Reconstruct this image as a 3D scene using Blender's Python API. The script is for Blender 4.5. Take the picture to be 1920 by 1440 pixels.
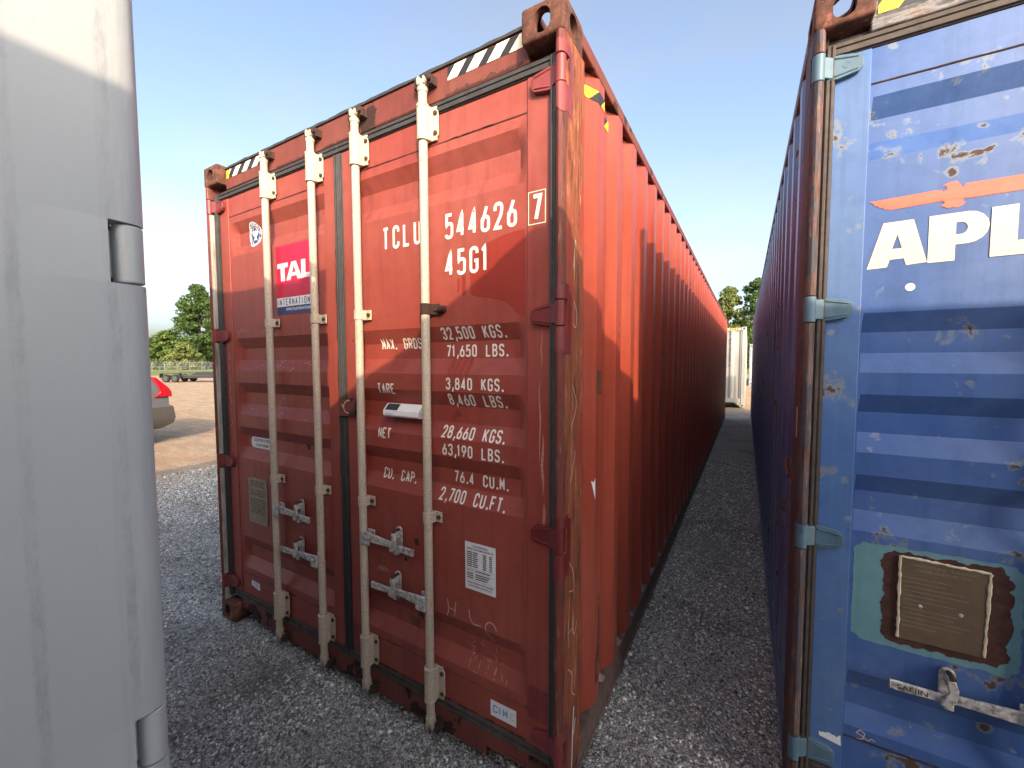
import bpy, bmesh, math, random
import numpy as np
from mathutils import Vector, Matrix, noise as mnoise
R = math.radians
random.seed(7)
rng = np.random.default_rng(7)
for o in list(bpy.data.objects):
    bpy.data.objects.remove(o)
scene = bpy.context.scene
COL = scene.collection

# ------------------------------------------------------------------ camera
yaw, pitch, roll = -0.527, -0.054, -0.002
f = Vector((math.sin(yaw) * math.cos(pitch), math.cos(yaw) * math.cos(pitch), math.sin(pitch)))
r0 = Vector((math.cos(yaw), -math.sin(yaw), 0)); u0 = r0.cross(f)
r = math.cos(roll) * r0 + math.sin(roll) * u0
u = -math.sin(roll) * r0 + math.cos(roll) * u0
cd = bpy.data.cameras.new('camera'); cam = bpy.data.objects.new('camera', cd); COL.objects.link(cam)
CAM = Vector((2.9854, -1.2838, 1.6827))
cam.matrix_world = Matrix(((r.x, u.x, -f.x, CAM.x), (r.y, u.y, -f.y, CAM.y), (r.z, u.z, -f.z, CAM.z), (0, 0, 0, 1)))
cd.sensor_width = 36; cd.lens = 759.87 * 36 / 1920
cd.clip_start = 0.02; cd.clip_end = 3000
scene.camera = cam

# ------------------------------------------------------------------ sky and sun
SUN = Vector((1.0, -1.0, 0.60)).normalized()          # towards the sun
elev = math.asin(SUN.z); azim = math.atan2(SUN.x, SUN.y)
world = bpy.data.worlds.new('World'); scene.world = world; world.use_nodes = True
wn = world.node_tree.nodes; wl = world.node_tree.links
wn.clear()
wo = wn.new('ShaderNodeOutputWorld'); bg = wn.new('ShaderNodeBackground'); bg.inputs['Strength'].default_value = 0.15
sky = wn.new('ShaderNodeTexSky'); sky.sky_type = 'NISHITA'; sky.sun_disc = False
sky.sun_elevation = elev; sky.sun_rotation = azim; sky.altitude = 50; sky.air_density = 1.0; sky.dust_density = 5.0; sky.ozone_density = 1.6
tc = wn.new('ShaderNodeTexCoord'); mp = wn.new('ShaderNodeMapping'); mp.inputs['Scale'].default_value = (1.6, 1.6, 5.0)
nz = wn.new('ShaderNodeTexNoise'); nz.inputs['Scale'].default_value = 1.5; nz.inputs['Detail'].default_value = 7; nz.inputs['Roughness'].default_value = .55
rp = wn.new('ShaderNodeValToRGB'); rp.color_ramp.elements[0].position = .42; rp.color_ramp.elements[1].position = .80
rp.color_ramp.elements[0].color = (.16, .16, .16, 1); rp.color_ramp.elements[1].color = (.6, .6, .6, 1)
mx = wn.new('ShaderNodeMix'); mx.data_type = 'RGBA'; mx.blend_type = 'MIX'
bw = wn.new('ShaderNodeRGBToBW'); sc = wn.new('ShaderNodeMix'); sc.data_type = 'RGBA'; sc.blend_type = 'MULTIPLY'; sc.inputs[0].default_value = 1
wl.new(tc.outputs['Generated'], mp.inputs['Vector']); wl.new(mp.outputs[0], nz.inputs['Vector']); wl.new(nz.outputs[0], rp.inputs[0])
wl.new(rp.outputs[0], mx.inputs[0]); wl.new(sky.outputs[0], mx.inputs[6])
wl.new(sky.outputs[0], bw.inputs[0]); wl.new(bw.outputs[0], sc.inputs[6]); sc.inputs[7].default_value = (1.02, 1.05, 1.10, 1)
wl.new(sc.outputs[2], mx.inputs[7]); wl.new(mx.outputs[2], bg.inputs['Color']); wl.new(bg.outputs[0], wo.inputs[0])

sd = bpy.data.lights.new('sun', 'SUN'); sd.energy = 2.0; sd.angle = R(0.55); sd.color = (1.0, 0.80, 0.58)
so = bpy.data.objects.new('sun', sd); COL.objects.link(so)
so.rotation_euler = SUN.to_track_quat('Z', 'Y').to_euler(); so.location = (20, -20, 15)
vs = scene.view_settings; vs.view_transform = 'Standard'; vs.look = 'None'; vs.gamma = 1; vs.exposure = 1.56; vs.use_curve_mapping = False
scene.render.engine = 'CYCLES'
scene.cycles.max_bounces = 10; scene.cycles.diffuse_bounces = 7

# ------------------------------------------------------------------ material helpers
def S(r_, g_, b_):
    def c(v):
        v /= 255
        return v / 12.92 if v <= .04045 else ((v + .055) / 1.055) ** 2.4
    return (c(r_), c(g_), c(b_), 1)

class N:
    def __init__(s, name):
        s.m = bpy.data.materials.new(name); s.m.use_nodes = True
        s.t = s.m.node_tree; s.b = s.t.nodes['Principled BSDF']
        s._obj = None
    def new(s, t): return s.t.nodes.new(t)
    def put(s, sock, v):
        if v is None: return
        if isinstance(v, bpy.types.NodeSocket): s.t.links.new(v, sock)
        else: sock.default_value = v
    def obj(s, kind='Object'):
        if s._obj is None: s._obj = s.new('ShaderNodeTexCoord')
        return s._obj.outputs[kind]
    def map(s, scale, loc=(0, 0, 0), v=None, rot=(0, 0, 0)):
        n = s.new('ShaderNodeMapping'); s.put(n.inputs[0], v or s.obj()); n.inputs['Scale'].default_value = scale; n.inputs['Location'].default_value = loc
        n.inputs['Rotation'].default_value = rot
        return n.outputs[0]
    def noise(s, v=None, scale=5, det=4, rough=.55, dist=0):
        n = s.new('ShaderNodeTexNoise'); s.put(n.inputs['Vector'], v or s.obj()); n.inputs['Scale'].default_value = scale
        n.inputs['Detail'].default_value = det; n.inputs['Roughness'].default_value = rough; n.inputs['Distortion'].default_value = dist
        return n.outputs[0]
    def voro(s, v=None, scale=5, feat='F1', out='Distance', rnd=1):
        n = s.new('ShaderNodeTexVoronoi'); n.feature = feat; s.put(n.inputs['Vector'], v or s.obj()); n.inputs['Scale'].default_value = scale
        n.inputs['Randomness'].default_value = rnd
        return n.outputs[out]
    def ramp(s, fac, stops, interp='LINEAR'):
        n = s.new('ShaderNodeValToRGB'); n.color_ramp.interpolation = interp
        e = n.color_ramp.elements
        while len(e) < len(stops): e.new(.5)
        for i, (p, c) in enumerate(stops):
            e[i].position = p
            e[i].color = c if isinstance(c, tuple) else (c, c, c, 1)
        s.put(n.inputs[0], fac); return n.outputs[0]
    def mix(s, fac, a, b, mode='MIX'):
        n = s.new('ShaderNodeMix'); n.data_type = 'RGBA'; n.blend_type = mode
        s.put(n.inputs[0], fac); s.put(n.inputs[6], a); s.put(n.inputs[7], b); return n.outputs[2]
    def math(s, op, a, b=None, c=None):
        n = s.new('ShaderNodeMath'); n.operation = op; s.put(n.inputs[0], a); s.put(n.inputs[1], b)
        if c is not None: s.put(n.inputs[2], c)
        return n.outputs[0]
    def xyz(s, v=None):
        n = s.new('ShaderNodeSeparateXYZ'); s.put(n.inputs[0], v or s.obj()); return n.outputs
    def bump(s, h, st=.3, d=.002, nrm=None):
        n = s.new('ShaderNodeBump'); s.put(n.inputs['Height'], h); n.inputs['Strength'].default_value = st; n.inputs['Distance'].default_value = d
        if nrm: s.put(n.inputs['Normal'], nrm)
        return n.outputs[0]
    def out(s, col, rough=.5, metal=0, nrm=None, spec=.5, coat=None):
        s.put(s.b.inputs['Base Color'], col); s.put(s.b.inputs['Roughness'], rough); s.put(s.b.inputs['Metallic'], metal)
        s.put(s.b.inputs['Specular IOR Level'], spec)
        if nrm: s.put(s.b.inputs['Normal'], nrm)
        return s.m
    def island(s):
        return s.new('ShaderNodeNewGeometry').outputs['Random Per Island']

def plain(name, col, rough=.6, metal=0, var=.25, scale=25, bump=.12):
    n = N(name); a = n.noise(scale=scale, det=5)
    d = tuple(c * (1 - var) for c in col[:3]) + (1,); l = tuple(min(1, c * (1 + var)) for c in col[:3]) + (1,)
    big = n.noise(n.map((3, 3, .8)), 2.5, 4)
    c = n.mix(n.ramp(big, [(.35, 0.), (.7, .6)]), n.ramp(a, [(.3, d), (.7, l)]), d)
    return n.out(c, n.ramp(big, [(.3, rough - .08), (.7, min(1, rough + .12))]), metal, n.bump(n.noise(scale=scale * 7, det=3), bump, .002))

def paint(name, base, fade, dark, rust=S(92, 50, 36), pale=None, rust_t=.70, streak=.45, rough=.5, hair=.0, rust_scale=9, cluster=.5, spots=0, spot_scale=13):
    """old container paint: chalked fading, run marks, hairline scratches, chips down to rust"""
    n = N(name)
    big = n.noise(scale=1.1, det=5, rough=.6)
    st = n.noise(n.map((11, 11, .55)), 1.6, 5, .6)
    st2 = n.noise(n.map((45, 45, .9)), 1.5, 4, .6)
    med = n.noise(scale=16, det=6, rough=.65)
    fine = n.noise(scale=240, det=2)
    c = n.mix(n.ramp(big, [(.36, 0.), (.66, .9)]), base, fade)
    c = n.mix(n.math('MULTIPLY', n.ramp(st, [(.50, 0.), (.75, 1.)]), streak), c, dark)
    c = n.mix(n.math('MULTIPLY', n.ramp(st2, [(.58, 0.), (.78, 1.)]), streak * .45), c, fade)
    c = n.mix(n.ramp(med, [(.36, .20), (.55, 0.)]), c, dark)
    c = n.mix(n.ramp(fine, [(.25, .14), (.5, 0.)]), c, dark)
    sg_ = n.ramp(n.noise(n.map((1, 1, 1), (7, 3, 1)), 4.2, 8, .72), [(.64, 0.), (.72, .55)])
    c = n.mix(sg_, c, tuple(v * .45 for v in dark[:3]) + (1,))
    if hair:
        h = n.noise(n.map((150, 150, 1.1)), 1.2, 3, .5); hm = n.noise(n.map((4, 4, 3)), 1.7, 3)
        c = n.mix(n.math('MULTIPLY', n.ramp(h, [(.67, 0.), (.72, hair)]), n.ramp(hm, [(.5, 0.), (.6, 1.)])), c, dark)
    rs = n.noise(scale=rust_scale, det=8, rough=.62, dist=.3)
    cl = n.ramp(n.noise(n.map((1, 1, 1.2), (3, 1, 2)), 1.5, 3), [(.38, 0.), (.68, cluster)])
    rv = n.math('ADD', rs, n.math('MULTIPLY', cl, .22))
    if pale: c = n.mix(n.ramp(rv, [(rust_t - .045, 0.), (rust_t + .005, .75)]), c, pale)
    rf = n.ramp(rv, [(rust_t, 0.), (rust_t + .03, 1.)])
    if spots:
        wv = n.new('ShaderNodeVectorMath'); wv.operation = 'ADD'; n.put(wv.inputs[0], n.obj())
        nv = n.new('ShaderNodeTexNoise'); nv.inputs['Scale'].default_value = 70; nv.inputs['Detail'].default_value = 3
        sv = n.new('ShaderNodeVectorMath'); sv.operation = 'SCALE'; n.put(sv.inputs[0], nv.outputs['Color']); sv.inputs['Scale'].default_value = .02
        n.put(nv.inputs['Vector'], n.obj()); n.put(wv.inputs[1], sv.outputs[0])
        fl = n.map((1, .05, 1), (0, 0, 0), wv.outputs[0])
        sel = n.new('ShaderNodeSeparateColor'); n.put(sel.inputs[0], n.voro(fl, spot_scale, 'F1', 'Color')); dd = n.voro(fl, spot_scale)
        rad = n.math('MULTIPLY', n.math('MAXIMUM', n.math('SUBTRACT', sel.outputs[0], 1 - spots), .0), .30 / spots)
        kk = n.math('SUBTRACT', rad, dd)
        if pale: c = n.mix(n.ramp(kk, [(.0, 0.), (.05, .6)]), c, pale)
        rf = n.math('MAXIMUM', rf, n.ramp(kk, [(.09, 0.), (.12, 1.)]))
    rc = n.mix(n.noise(scale=90, det=3), rust, tuple(v * .5 for v in rust[:3]) + (1,))
    c = n.mix(rf, c, rc)
    rr = n.mix(rf, n.ramp(big, [(.3, rough - .06), (.7, rough + .14)]), (.9, .9, .9, 1))
    h = n.math('ADD', n.math('MULTIPLY', fine, .35), n.math('MULTIPLY', n.math('MULTIPLY', rf, n.noise(scale=150, det=3)), 1.5))
    h2 = n.math('ADD', h, n.math('MULTIPLY', med, .6))
    return n.out(c, rr, 0, n.bump(h2, .22, .0016), .42)

def fibres(name, cols, sc=(70, 70, 1.6), rough=.75, patch=None, bump=.5, psc=(7, 7, 2.6), pt=.55):
    """scraped and rusted steel: long vertical scratches through paint"""
    n = N(name)
    a = n.noise(n.map(sc), 1.0, 7, .72, .6); b = n.noise(n.map((20, 20, 6), (4, 2, 7)), 1.0, 6, .65)
    k = n.math('ADD', n.math('MULTIPLY', a, .75), n.math('MULTIPLY', b, .35))
    st = [(.43 + .24 * i / (len(cols) - 1), c) for i, c in enumerate(cols)]
    c = n.ramp(k, st)
    if patch:
        pf = n.ramp(n.noise(n.map(psc, (1, 5, 3)), 1.0, 6, .65), [(pt, 0.), (pt + .05, .85)])
        c = n.mix(pf, c, patch)
    w = n.ramp(n.noise(n.map((120, 120, 7), (9, 3, 1)), 1, 4, .6), [(.68, 0.), (.72, .55)])
    c = n.mix(w, c, S(196, 150, 110))
    return n.out(c, n.ramp(b, [(.3, rough - .15), (.7, rough + .1)]), 0, n.bump(n.math('ADD', a, n.math('MULTIPLY', n.noise(scale=180), .3)), bump, .002), .35)

MAT = {}
MAT['red'] = paint('red_container_paint', S(142, 60, 47), S(154, 80, 69), S(102, 41, 35), rust_t=.79, hair=.45, cluster=.3, rough=.46)
MAT['red_side'] = paint('red_side_paint', S(152, 64, 46), S(160, 80, 64), S(108, 50, 42), rust=S(120, 70, 50), rust_t=.76, streak=.6, hair=.35, rough=.37)
MAT['red_gloss'] = paint('red_fresh_run', S(136, 46, 35), S(142, 54, 42), S(110, 38, 32), rust_t=.95, rough=.36)
MAT['red_dirty'] = paint('red_dirty_steel', S(112, 50, 42), S(120, 70, 58), S(58, 32, 28), rust=S(60, 36, 30), rust_t=.60, rough=.65, rust_scale=7)
MAT['maroon'] = paint('maroon_touch_up', S(108, 36, 38), S(142, 68, 66), S(76, 28, 30), rust=S(84, 44, 36), rust_t=.77, rough=.38)
def rusted():
    n = N('rusted_casting'); a = n.noise(scale=30, det=7, rough=.7); b = n.noise(n.map((14, 14, 9)), 1, 6, .65)
    c = n.ramp(a, [(.32, S(52, 36, 32)), (.5, S(88, 56, 46)), (.68, S(116, 74, 58))])
    c = n.mix(n.ramp(b, [(.58, 0.), (.62, .8)]), c, S(136, 86, 74))
    c = n.mix(n.ramp(n.noise(scale=55, det=5), [(.66, 0.), (.70, .7)]), c, S(178, 124, 102))
    return n.out(c, .85, 0, n.bump(a, .6, .003), .3)
MAT['rust'] = rusted()
MAT['rust_dark'] = plain('dark_rust', S(62, 40, 34), .9, 0, .45, 50, .5)
MAT['post_scratched'] = fibres('scraped_post', [S(52, 34, 28), S(92, 54, 38), S(146, 84, 52), S(128, 58, 44), S(196, 148, 106)], (115, 115, 5.5), patch=S(146, 56, 42))
MAT['post_front'] = fibres('worn_post_front', [S(52, 36, 34), S(86, 50, 44), S(112, 52, 42), S(82, 54, 44), S(144, 96, 74)], (110, 110, 7), patch=S(116, 48, 40), psc=(26, 26, 8), pt=.52, bump=.8)
MAT['pale_strip'] = fibres('pale_post_inside', [S(110, 98, 82), S(150, 146, 136), S(168, 168, 160), S(140, 132, 114)], (30, 30, 1.5), bump=.2)
MAT['rubber'] = plain('door_rubber', S(58, 56, 55), .62, 0, .3, 30, .25)
MAT['rubber_brown'] = plain('weathered_rubber', S(76, 66, 60), .75, 0, .35, 30, .3)
def cream():
    n = N('speckled_cream_rod')
    sp = n.noise(scale=170, det=4, rough=.7); big = n.noise(n.map((6, 6, 1.2)), 1.5, 5, .6)
    c = n.mix(n.ramp(big, [(.35, 0.), (.7, .8)]), S(196, 180, 158), S(168, 158, 144))
    c = n.mix(n.ramp(sp, [(.55, 0.), (.63, .85)]), c, S(112, 88, 68))
    c = n.mix(n.ramp(n.noise(n.map((30, 30, 9)), 1.4, 5, .6), [(.64, 0.), (.72, .7)]), c, S(168, 120, 84))
    return n.out(c, .55, 0, n.bump(sp, .3, .001))
MAT['cream'] = cream()
def galv():
    n = N('worn_galvanised_handle'); a = n.noise(scale=60, det=5, rough=.65)
    c = n.ramp(a, [(.32, S(110, 104, 98)), (.5, S(176, 172, 166)), (.68, S(214, 210, 204))])
    return n.out(c, .55, .15, n.bump(n.noise(scale=200, det=3), .4, .001))
MAT['galv'] = galv()
MAT['bolt'] = plain('rusty_bolt', S(74, 58, 46), .7, .3, .4, 120, .4)
MAT['white_print'] = plain('white_print', S(226, 218, 206), .5, 0, .06, 60, .05)
MAT['cream_print'] = plain('cream_print', S(222, 206, 178), .5, 0, .06, 60, .05)
MAT['chalk'] = plain('chalk_marks', S(206, 176, 160), .9, 0, .15, 200, .2)
MAT['black_print'] = plain('black_print', S(38, 38, 40), .5, 0, .2, 60, .05)
MAT['yellow_print'] = plain('yellow_print', S(226, 176, 40), .5, 0, .15, 20, .05)
MAT['pale_yellow'] = plain('pale_hazard_tape', S(236, 226, 190), .45, 0, .08, 15, .05)
MAT['crimson'] = plain('crimson_sticker', S(196, 20, 62), .4, 0, .14, 8, .06)
MAT['navy'] = plain('navy_sticker', S(44, 58, 108), .4, 0, .1, 20, .05)
MAT['sticker_white'] = plain('sticker_white', S(222, 220, 218), .4, 0, .05, 20, .05)
MAT['old_plate'] = plain('old_data_plate', S(146, 132, 108), .6, .1, .2, 30, .25)
MAT['brown_plate'] = plain('brown_weathered_plate', S(98, 80, 62), .55, .1, .22, 18, .2)
MAT['sealant'] = plain('peeling_sealant', S(206, 194, 164), .7, 0, .2, 50, .5)
MAT['teal'] = paint('teal_touch_up', S(88, 130, 138), S(112, 148, 154), S(64, 104, 118), rust_t=.80, rough=.5)
MAT['rust_patch'] = plain('rust_patch', S(72, 42, 34), .9, 0, .5, 45, .6)
MAT['blue'] = paint('blue_container_paint', S(50, 84, 144), S(86, 110, 154), S(32, 60, 104), rust=S(88, 66, 54), pale=S(126, 132, 134), rust_t=.71, streak=.4, rough=.42, rust_scale=11, cluster=.80, hair=.25, spots=.30)
MAT['blue_side'] = paint('blue_side_paint', S(84, 104, 156), S(116, 124, 148), S(62, 66, 92), rust=S(98, 72, 62), pale=S(130, 120, 120), rust_t=.67, streak=1.0, rough=.36, hair=.7)
MAT['blue_frame'] = paint('faded_blue_frame', S(58, 94, 152), S(98, 124, 156), S(56, 78, 110), rust=S(94, 66, 50), pale=S(132, 132, 122), rust_t=.685, streak=.8, rough=.5, rust_scale=7, spots=.2, spot_scale=9, cluster=.7)
MAT['blue_hinge'] = paint('blue_hinge_paint', S(64, 94, 112), S(108, 130, 140), S(44, 66, 82), rust=S(90, 62, 52), rust_t=.66, rough=.45)
MAT['blue_post'] = fibres('rusted_blue_post', [S(44, 36, 36), S(74, 56, 50), S(104, 70, 56), S(84, 78, 82), S(136, 112, 94)], (110, 110, 7), patch=S(66, 66, 74), bump=.9, psc=(26, 26, 11), pt=.50)
MAT['blue_header'] = fibres('worn_blue_header', [S(60, 58, 62), S(96, 92, 92), S(130, 128, 128), S(110, 84, 70)], (9, 9, 50), bump=.3)
MAT['salmon_print'] = plain('orange_eagle_print', S(224, 98, 74), .5, 0, .12, 60, .05)
def graypaint():
    n = N('grey_brushed_paint')
    sm = n.noise(n.map((40, 40, 5)), 1.2, 6, .7); big = n.noise(scale=1.6, det=4)
    band = n.noise(n.map((16, 16, .22), (2, 7, 3)), 1.0, 3)
    c = n.mix(n.ramp(big, [(.3, 0.), (.7, 1.)]), S(182, 185, 184), S(192, 194, 192))
    gy = n.xyz()[1]; gw = n.math('MULTIPLY', n.math('SUBTRACT', n.noise(n.map((0, 0, 3.5)), 1, 3), .5), .018)
    def smear(c0, hw):
        dd = n.math('ABSOLUTE', n.math('SUBTRACT', n.math('ADD', gy, gw), c0))
        ed = n.math('ADD', dd, n.math('MULTIPLY', n.math('SUBTRACT', n.noise(n.map((160, 160, 60)), 1, 4, .7), .5), .012))
        return n.ramp(ed, [(hw * .55, 1.), (hw, 0.)])
    sme = n.math('MULTIPLY', n.math('MAXIMUM', smear(.043, .0085), n.math('MULTIPLY', smear(.137, .0075), .9)), n.ramp(n.noise(n.map((0, 0, 2.6), (0, 0, 5)), 1, 4, .6), [(.36, .08), (.62, 1.)]))
    bm0 = n.math('MULTIPLY', n.ramp(band, [(.54, 0.), (.60, 1.)]), n.ramp(sm, [(.42, .2), (.56, .85)]))
    bm = n.math('MAXIMUM', n.math('MULTIPLY', bm0, .5), n.math('MULTIPLY', sme, n.ramp(n.noise(n.map((90, 90, 30)), 1, 5, .7), [(.40, .25), (.58, 1.)])))
    c = n.mix(bm, c, S(166, 168, 167))
    c = n.mix(n.ramp(n.noise(n.map((30, 30, 4), (5, 1, 9)), 1, 5, .6), [(.64, 0.), (.70, .5)]), c, S(150, 152, 152))
    c = n.mix(n.ramp(n.noise(scale=60, det=3), [(.77, 0.), (.79, .8)]), c, S(96, 96, 98))
    return n.out(c, n.ramp(sm, [(.3, .34), (.7, .55)]), 0, n.bump(n.math('ADD', n.noise(scale=70, det=4), n.math('MULTIPLY', bm, .8)), .25, .0018), .5)
MAT['grey'] = graypaint()
MAT['white_c'] = paint('white_container_paint', S(160, 158, 151), S(170, 168, 162), S(132, 129, 124), rust=S(130, 96, 70), rust_t=.80, streak=.3, rough=.45)
MAT['white_r'] = paint('white_paint', S(222, 222, 218), S(228, 228, 224), S(196, 194, 188), rust=S(120, 86, 64), rust_t=.82, rough=.5)
MAT['greycont'] = paint('light_grey_container_paint', S(168, 172, 174), S(180, 184, 184), S(132, 136, 138), rust=S(120, 86, 64), rust_t=.80, rough=.5)
MAT['rail_brown'] = plain('dusty_brown_rail', S(104, 84, 76), .85, 0, .35, 30, .4)
MAT['floor_dark'] = plain('underside', S(52, 44, 40), .9)
MAT['mastic'] = plain('dirt_and_mastic', S(150, 132, 120), .9, 0, .35, 40, .5)

# ------------------------------------------------------------------ mesh helpers
class MB:
    def __init__(s): s.v = []; s.f = []; s.mi = []; s.cur = 0
    def mat(s, i): s.cur = i; return s
    def add(s, vs, fs):
        b = len(s.v); s.v += [tuple(q) for q in vs]
        for fc in fs: s.f.append(tuple(i + b for i in fc)); s.mi.append(s.cur)
        return s
    def box(s, x0, x1, y0, y1, z0, z1):
        if x0 > x1: x0, x1 = x1, x0
        if y0 > y1: y0, y1 = y1, y0
        if z0 > z1: z0, z1 = z1, z0
        return s.add([(x0, y0, z0), (x1, y0, z0), (x1, y1, z0), (x0, y1, z0), (x0, y0, z1), (x1, y0, z1), (x1, y1, z1), (x0, y1, z1)],
                     [(0, 3, 2, 1), (4, 5, 6, 7), (0, 1, 5, 4), (1, 2, 6, 5), (2, 3, 7, 6), (3, 0, 4, 7)])
    def prism(s, pts, a0, a1, axis='z'):
        """polygon pts extruded along an axis; pts are the two other coordinates in order"""
        n = len(pts)
        def P(p, a):
            return {'z': (p[0], p[1], a), 'y': (p[0], a, p[1]), 'x': (a, p[0], p[1])}[axis]
        area = sum(pts[i][0] * pts[(i + 1) % n][1] - pts[(i + 1) % n][0] * pts[i][1] for i in range(n))
        pos = area > 0
        if axis == 'y': pos = not pos
        if a0 > a1: a0, a1 = a1, a0
        if not pos: pts = pts[::-1]
        vs = [P(p, a0) for p in pts] + [P(p, a1) for p in pts]
        fs = [tuple(range(n - 1, -1, -1)), tuple(range(n, 2 * n))] + [(i, (i + 1) % n, n + (i + 1) % n, n + i) for i in range(n)]
        return s.add(vs, fs)
    def tube(s, path, rad, seg=12, caps=True):
        path = [Vector(p) for p in path]
        rads = rad if isinstance(rad, (list, tuple)) else [rad] * len(path)
        vs = []; fs = []
        up = None
        for i, p in enumerate(path):
            d = (path[min(i + 1, len(path) - 1)] - path[max(i - 1, 0)]).normalized()
            if up is None: up = d.orthogonal().normalized()
            up = (up - d * up.dot(d)).normalized(); w = d.cross(up)
            for k in range(seg):
                a = 2 * math.pi * k / seg
                vs.append(p + (up * math.cos(a) + w * math.sin(a)) * rads[i])
        for i in range(len(path) - 1):
            for k in range(seg):
                k2 = (k + 1) % seg
                fs.append((i * seg + k, i * seg + k2, (i + 1) * seg + k2, (i + 1) * seg + k))
        if caps:
            fs.append(tuple(range(seg - 1, -1, -1))); fs.append(tuple(range((len(path) - 1) * seg, len(path) * seg)))
        return s.add(vs, fs)
    def build(s, name, mats, parent=None, bevel=0, smooth=35, seg=2):
        me = bpy.data.meshes.new(name); me.from_pydata(s.v, [], s.f); 
        if not isinstance(mats, (list, tuple)): mats = [mats]
        for m in mats: me.materials.append(MAT[m] if isinstance(m, str) else m)
        if len(mats) > 1: me.polygons.foreach_set('material_index', s.mi)
        me.update()
        return link(name, me, parent, bevel, smooth, seg)

def link(name, me, parent=None, bevel=0, smooth=35, seg=2):
    if smooth:
        me.polygons.foreach_set('use_smooth', [True] * len(me.polygons))
        me.set_sharp_from_angle(angle=R(smooth))
    o = bpy.data.objects.new(name, me); COL.objects.link(o)
    if parent: o.parent = parent
    if bevel:
        m = o.modifiers.new('bevel', 'BEVEL'); m.width = bevel; m.segments = seg; m.limit_method = 'ANGLE'; m.angle_limit = R(40); m.harden_normals = False
    return o

def tag(o, label, cat, group=None):
    o['label'] = label; o['category'] = cat
    if group: o['group'] = group
    return o
def empty(name, loc, rz=0):
    o = bpy.data.objects.new(name, None); COL.objects.link(o); o.location = loc; o.rotation_euler = (0, 0, rz); o.empty_display_size = .2
    return o
def np_mesh(name, V, F, mat, parent=None, smooth=0):
    me = bpy.data.meshes.new(name); n = len(F); k = F.shape[1]
    me.vertices.add(len(V)); me.vertices.foreach_set('co', V.astype(np.float32).ravel())
    me.loops.add(n * k); me.loops.foreach_set('vertex_index', F.astype(np.int32).ravel())
    me.polygons.add(n); me.polygons.foreach_set('loop_start', np.arange(0, n * k, k, dtype=np.int32))
    try: me.polygons.foreach_set('loop_total', np.full(n, k, dtype=np.int32))
    except Exception: pass
    me.materials.append(mat); me.update(calc_edges=True); me.validate()
    return link(name, me, parent, 0, smooth)

# 2D filled outlines (with holes) and font text, as vertex/face lists
def fill2d(loops):
    cu = bpy.data.curves.new('t', 'CURVE'); cu.dimensions = '2D'; cu.fill_mode = 'BOTH'
    for L in loops:
        sp = cu.splines.new('POLY'); sp.points.add(len(L) - 1); sp.use_cyclic_u = True
        for i, (a, b) in enumerate(L): sp.points[i].co = (a, b, 0, 1)
    return _curve_mesh(cu)
def _curve_mesh(cu):
    o = bpy.data.objects.new('t', cu); COL.objects.link(o)
    me = bpy.data.meshes.new_from_object(o)
    vs = [(v.co.x, v.co.y) for v in me.vertices]; fs = [tuple(p.vertices) for p in me.polygons]
    bpy.data.objects.remove(o); bpy.data.meshes.remove(me); bpy.data.curves.remove(cu)
    return vs, fs
def text2d(t, size, width=None, bold=0, align='LEFT', sx=1.0):
    cu = bpy.data.curves.new('t', 'FONT'); cu.body = t; cu.size = size; cu.offset = bold; cu.resolution_u = 3; cu.align_x = align; cu.fill_mode = 'BOTH'
    cu.dimensions = '2D'
    vs, fs = _curve_mesh(cu)
    if not vs: return vs, fs
    if width:
        x0 = min(v[0] for v in vs); x1 = max(v[0] for v in vs); sx = width / (x1 - x0)
        vs = [((v[0] - x0) * sx, v[1]) for v in vs]
    else: vs = [(v[0] * sx, v[1]) for v in vs]
    return vs, fs
def onto(mb, vf, fn):
    """place 2D shape through fn(a,b)->xyz, faces turned towards -y"""
    vs, fs = vf; P = [Vector(fn(*v)) for v in vs]; out = []
    for fc in fs:
        n = Vector((0, 0, 0)); a = P[fc[0]]
        for i in range(1, len(fc) - 1): n += (P[fc[i]] - a).cross(P[fc[i + 1]] - a)
        out.append(fc)
    mb.add(P, out); return mb
def rect2d(x0, x1, z0, z1, nx=1, nz_=1):
    vs = [(x0 + (x1 - x0) * i / nx, z0 + (z1 - z0) * j / nz_) for j in range(nz_ + 1) for i in range(nx + 1)]
    fs = [(j * (nx + 1) + i, j * (nx + 1) + i + 1, (j + 1) * (nx + 1) + i + 1, (j + 1) * (nx + 1) + i) for j in range(nz_) for i in range(nx)]
    return vs, fs
def disc2d(cx, cz, rx, rz, nr=4, na=28, r_in=0.0):
    vs = []; fs = []
    for j in range(nr + 1):
        k = r_in + (1 - r_in) * j / nr
        for i in range(na):
            a = 2 * math.pi * i / na; vs.append((cx + rx * k * math.cos(a), cz + rz * k * math.sin(a)))
    for j in range(nr):
        for i in range(na):
            i2 = (i + 1) % na
            fs.append((j * na + i, (j + 1) * na + i, (j + 1) * na + i2, j * na + i2))
    return vs, fs
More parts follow.
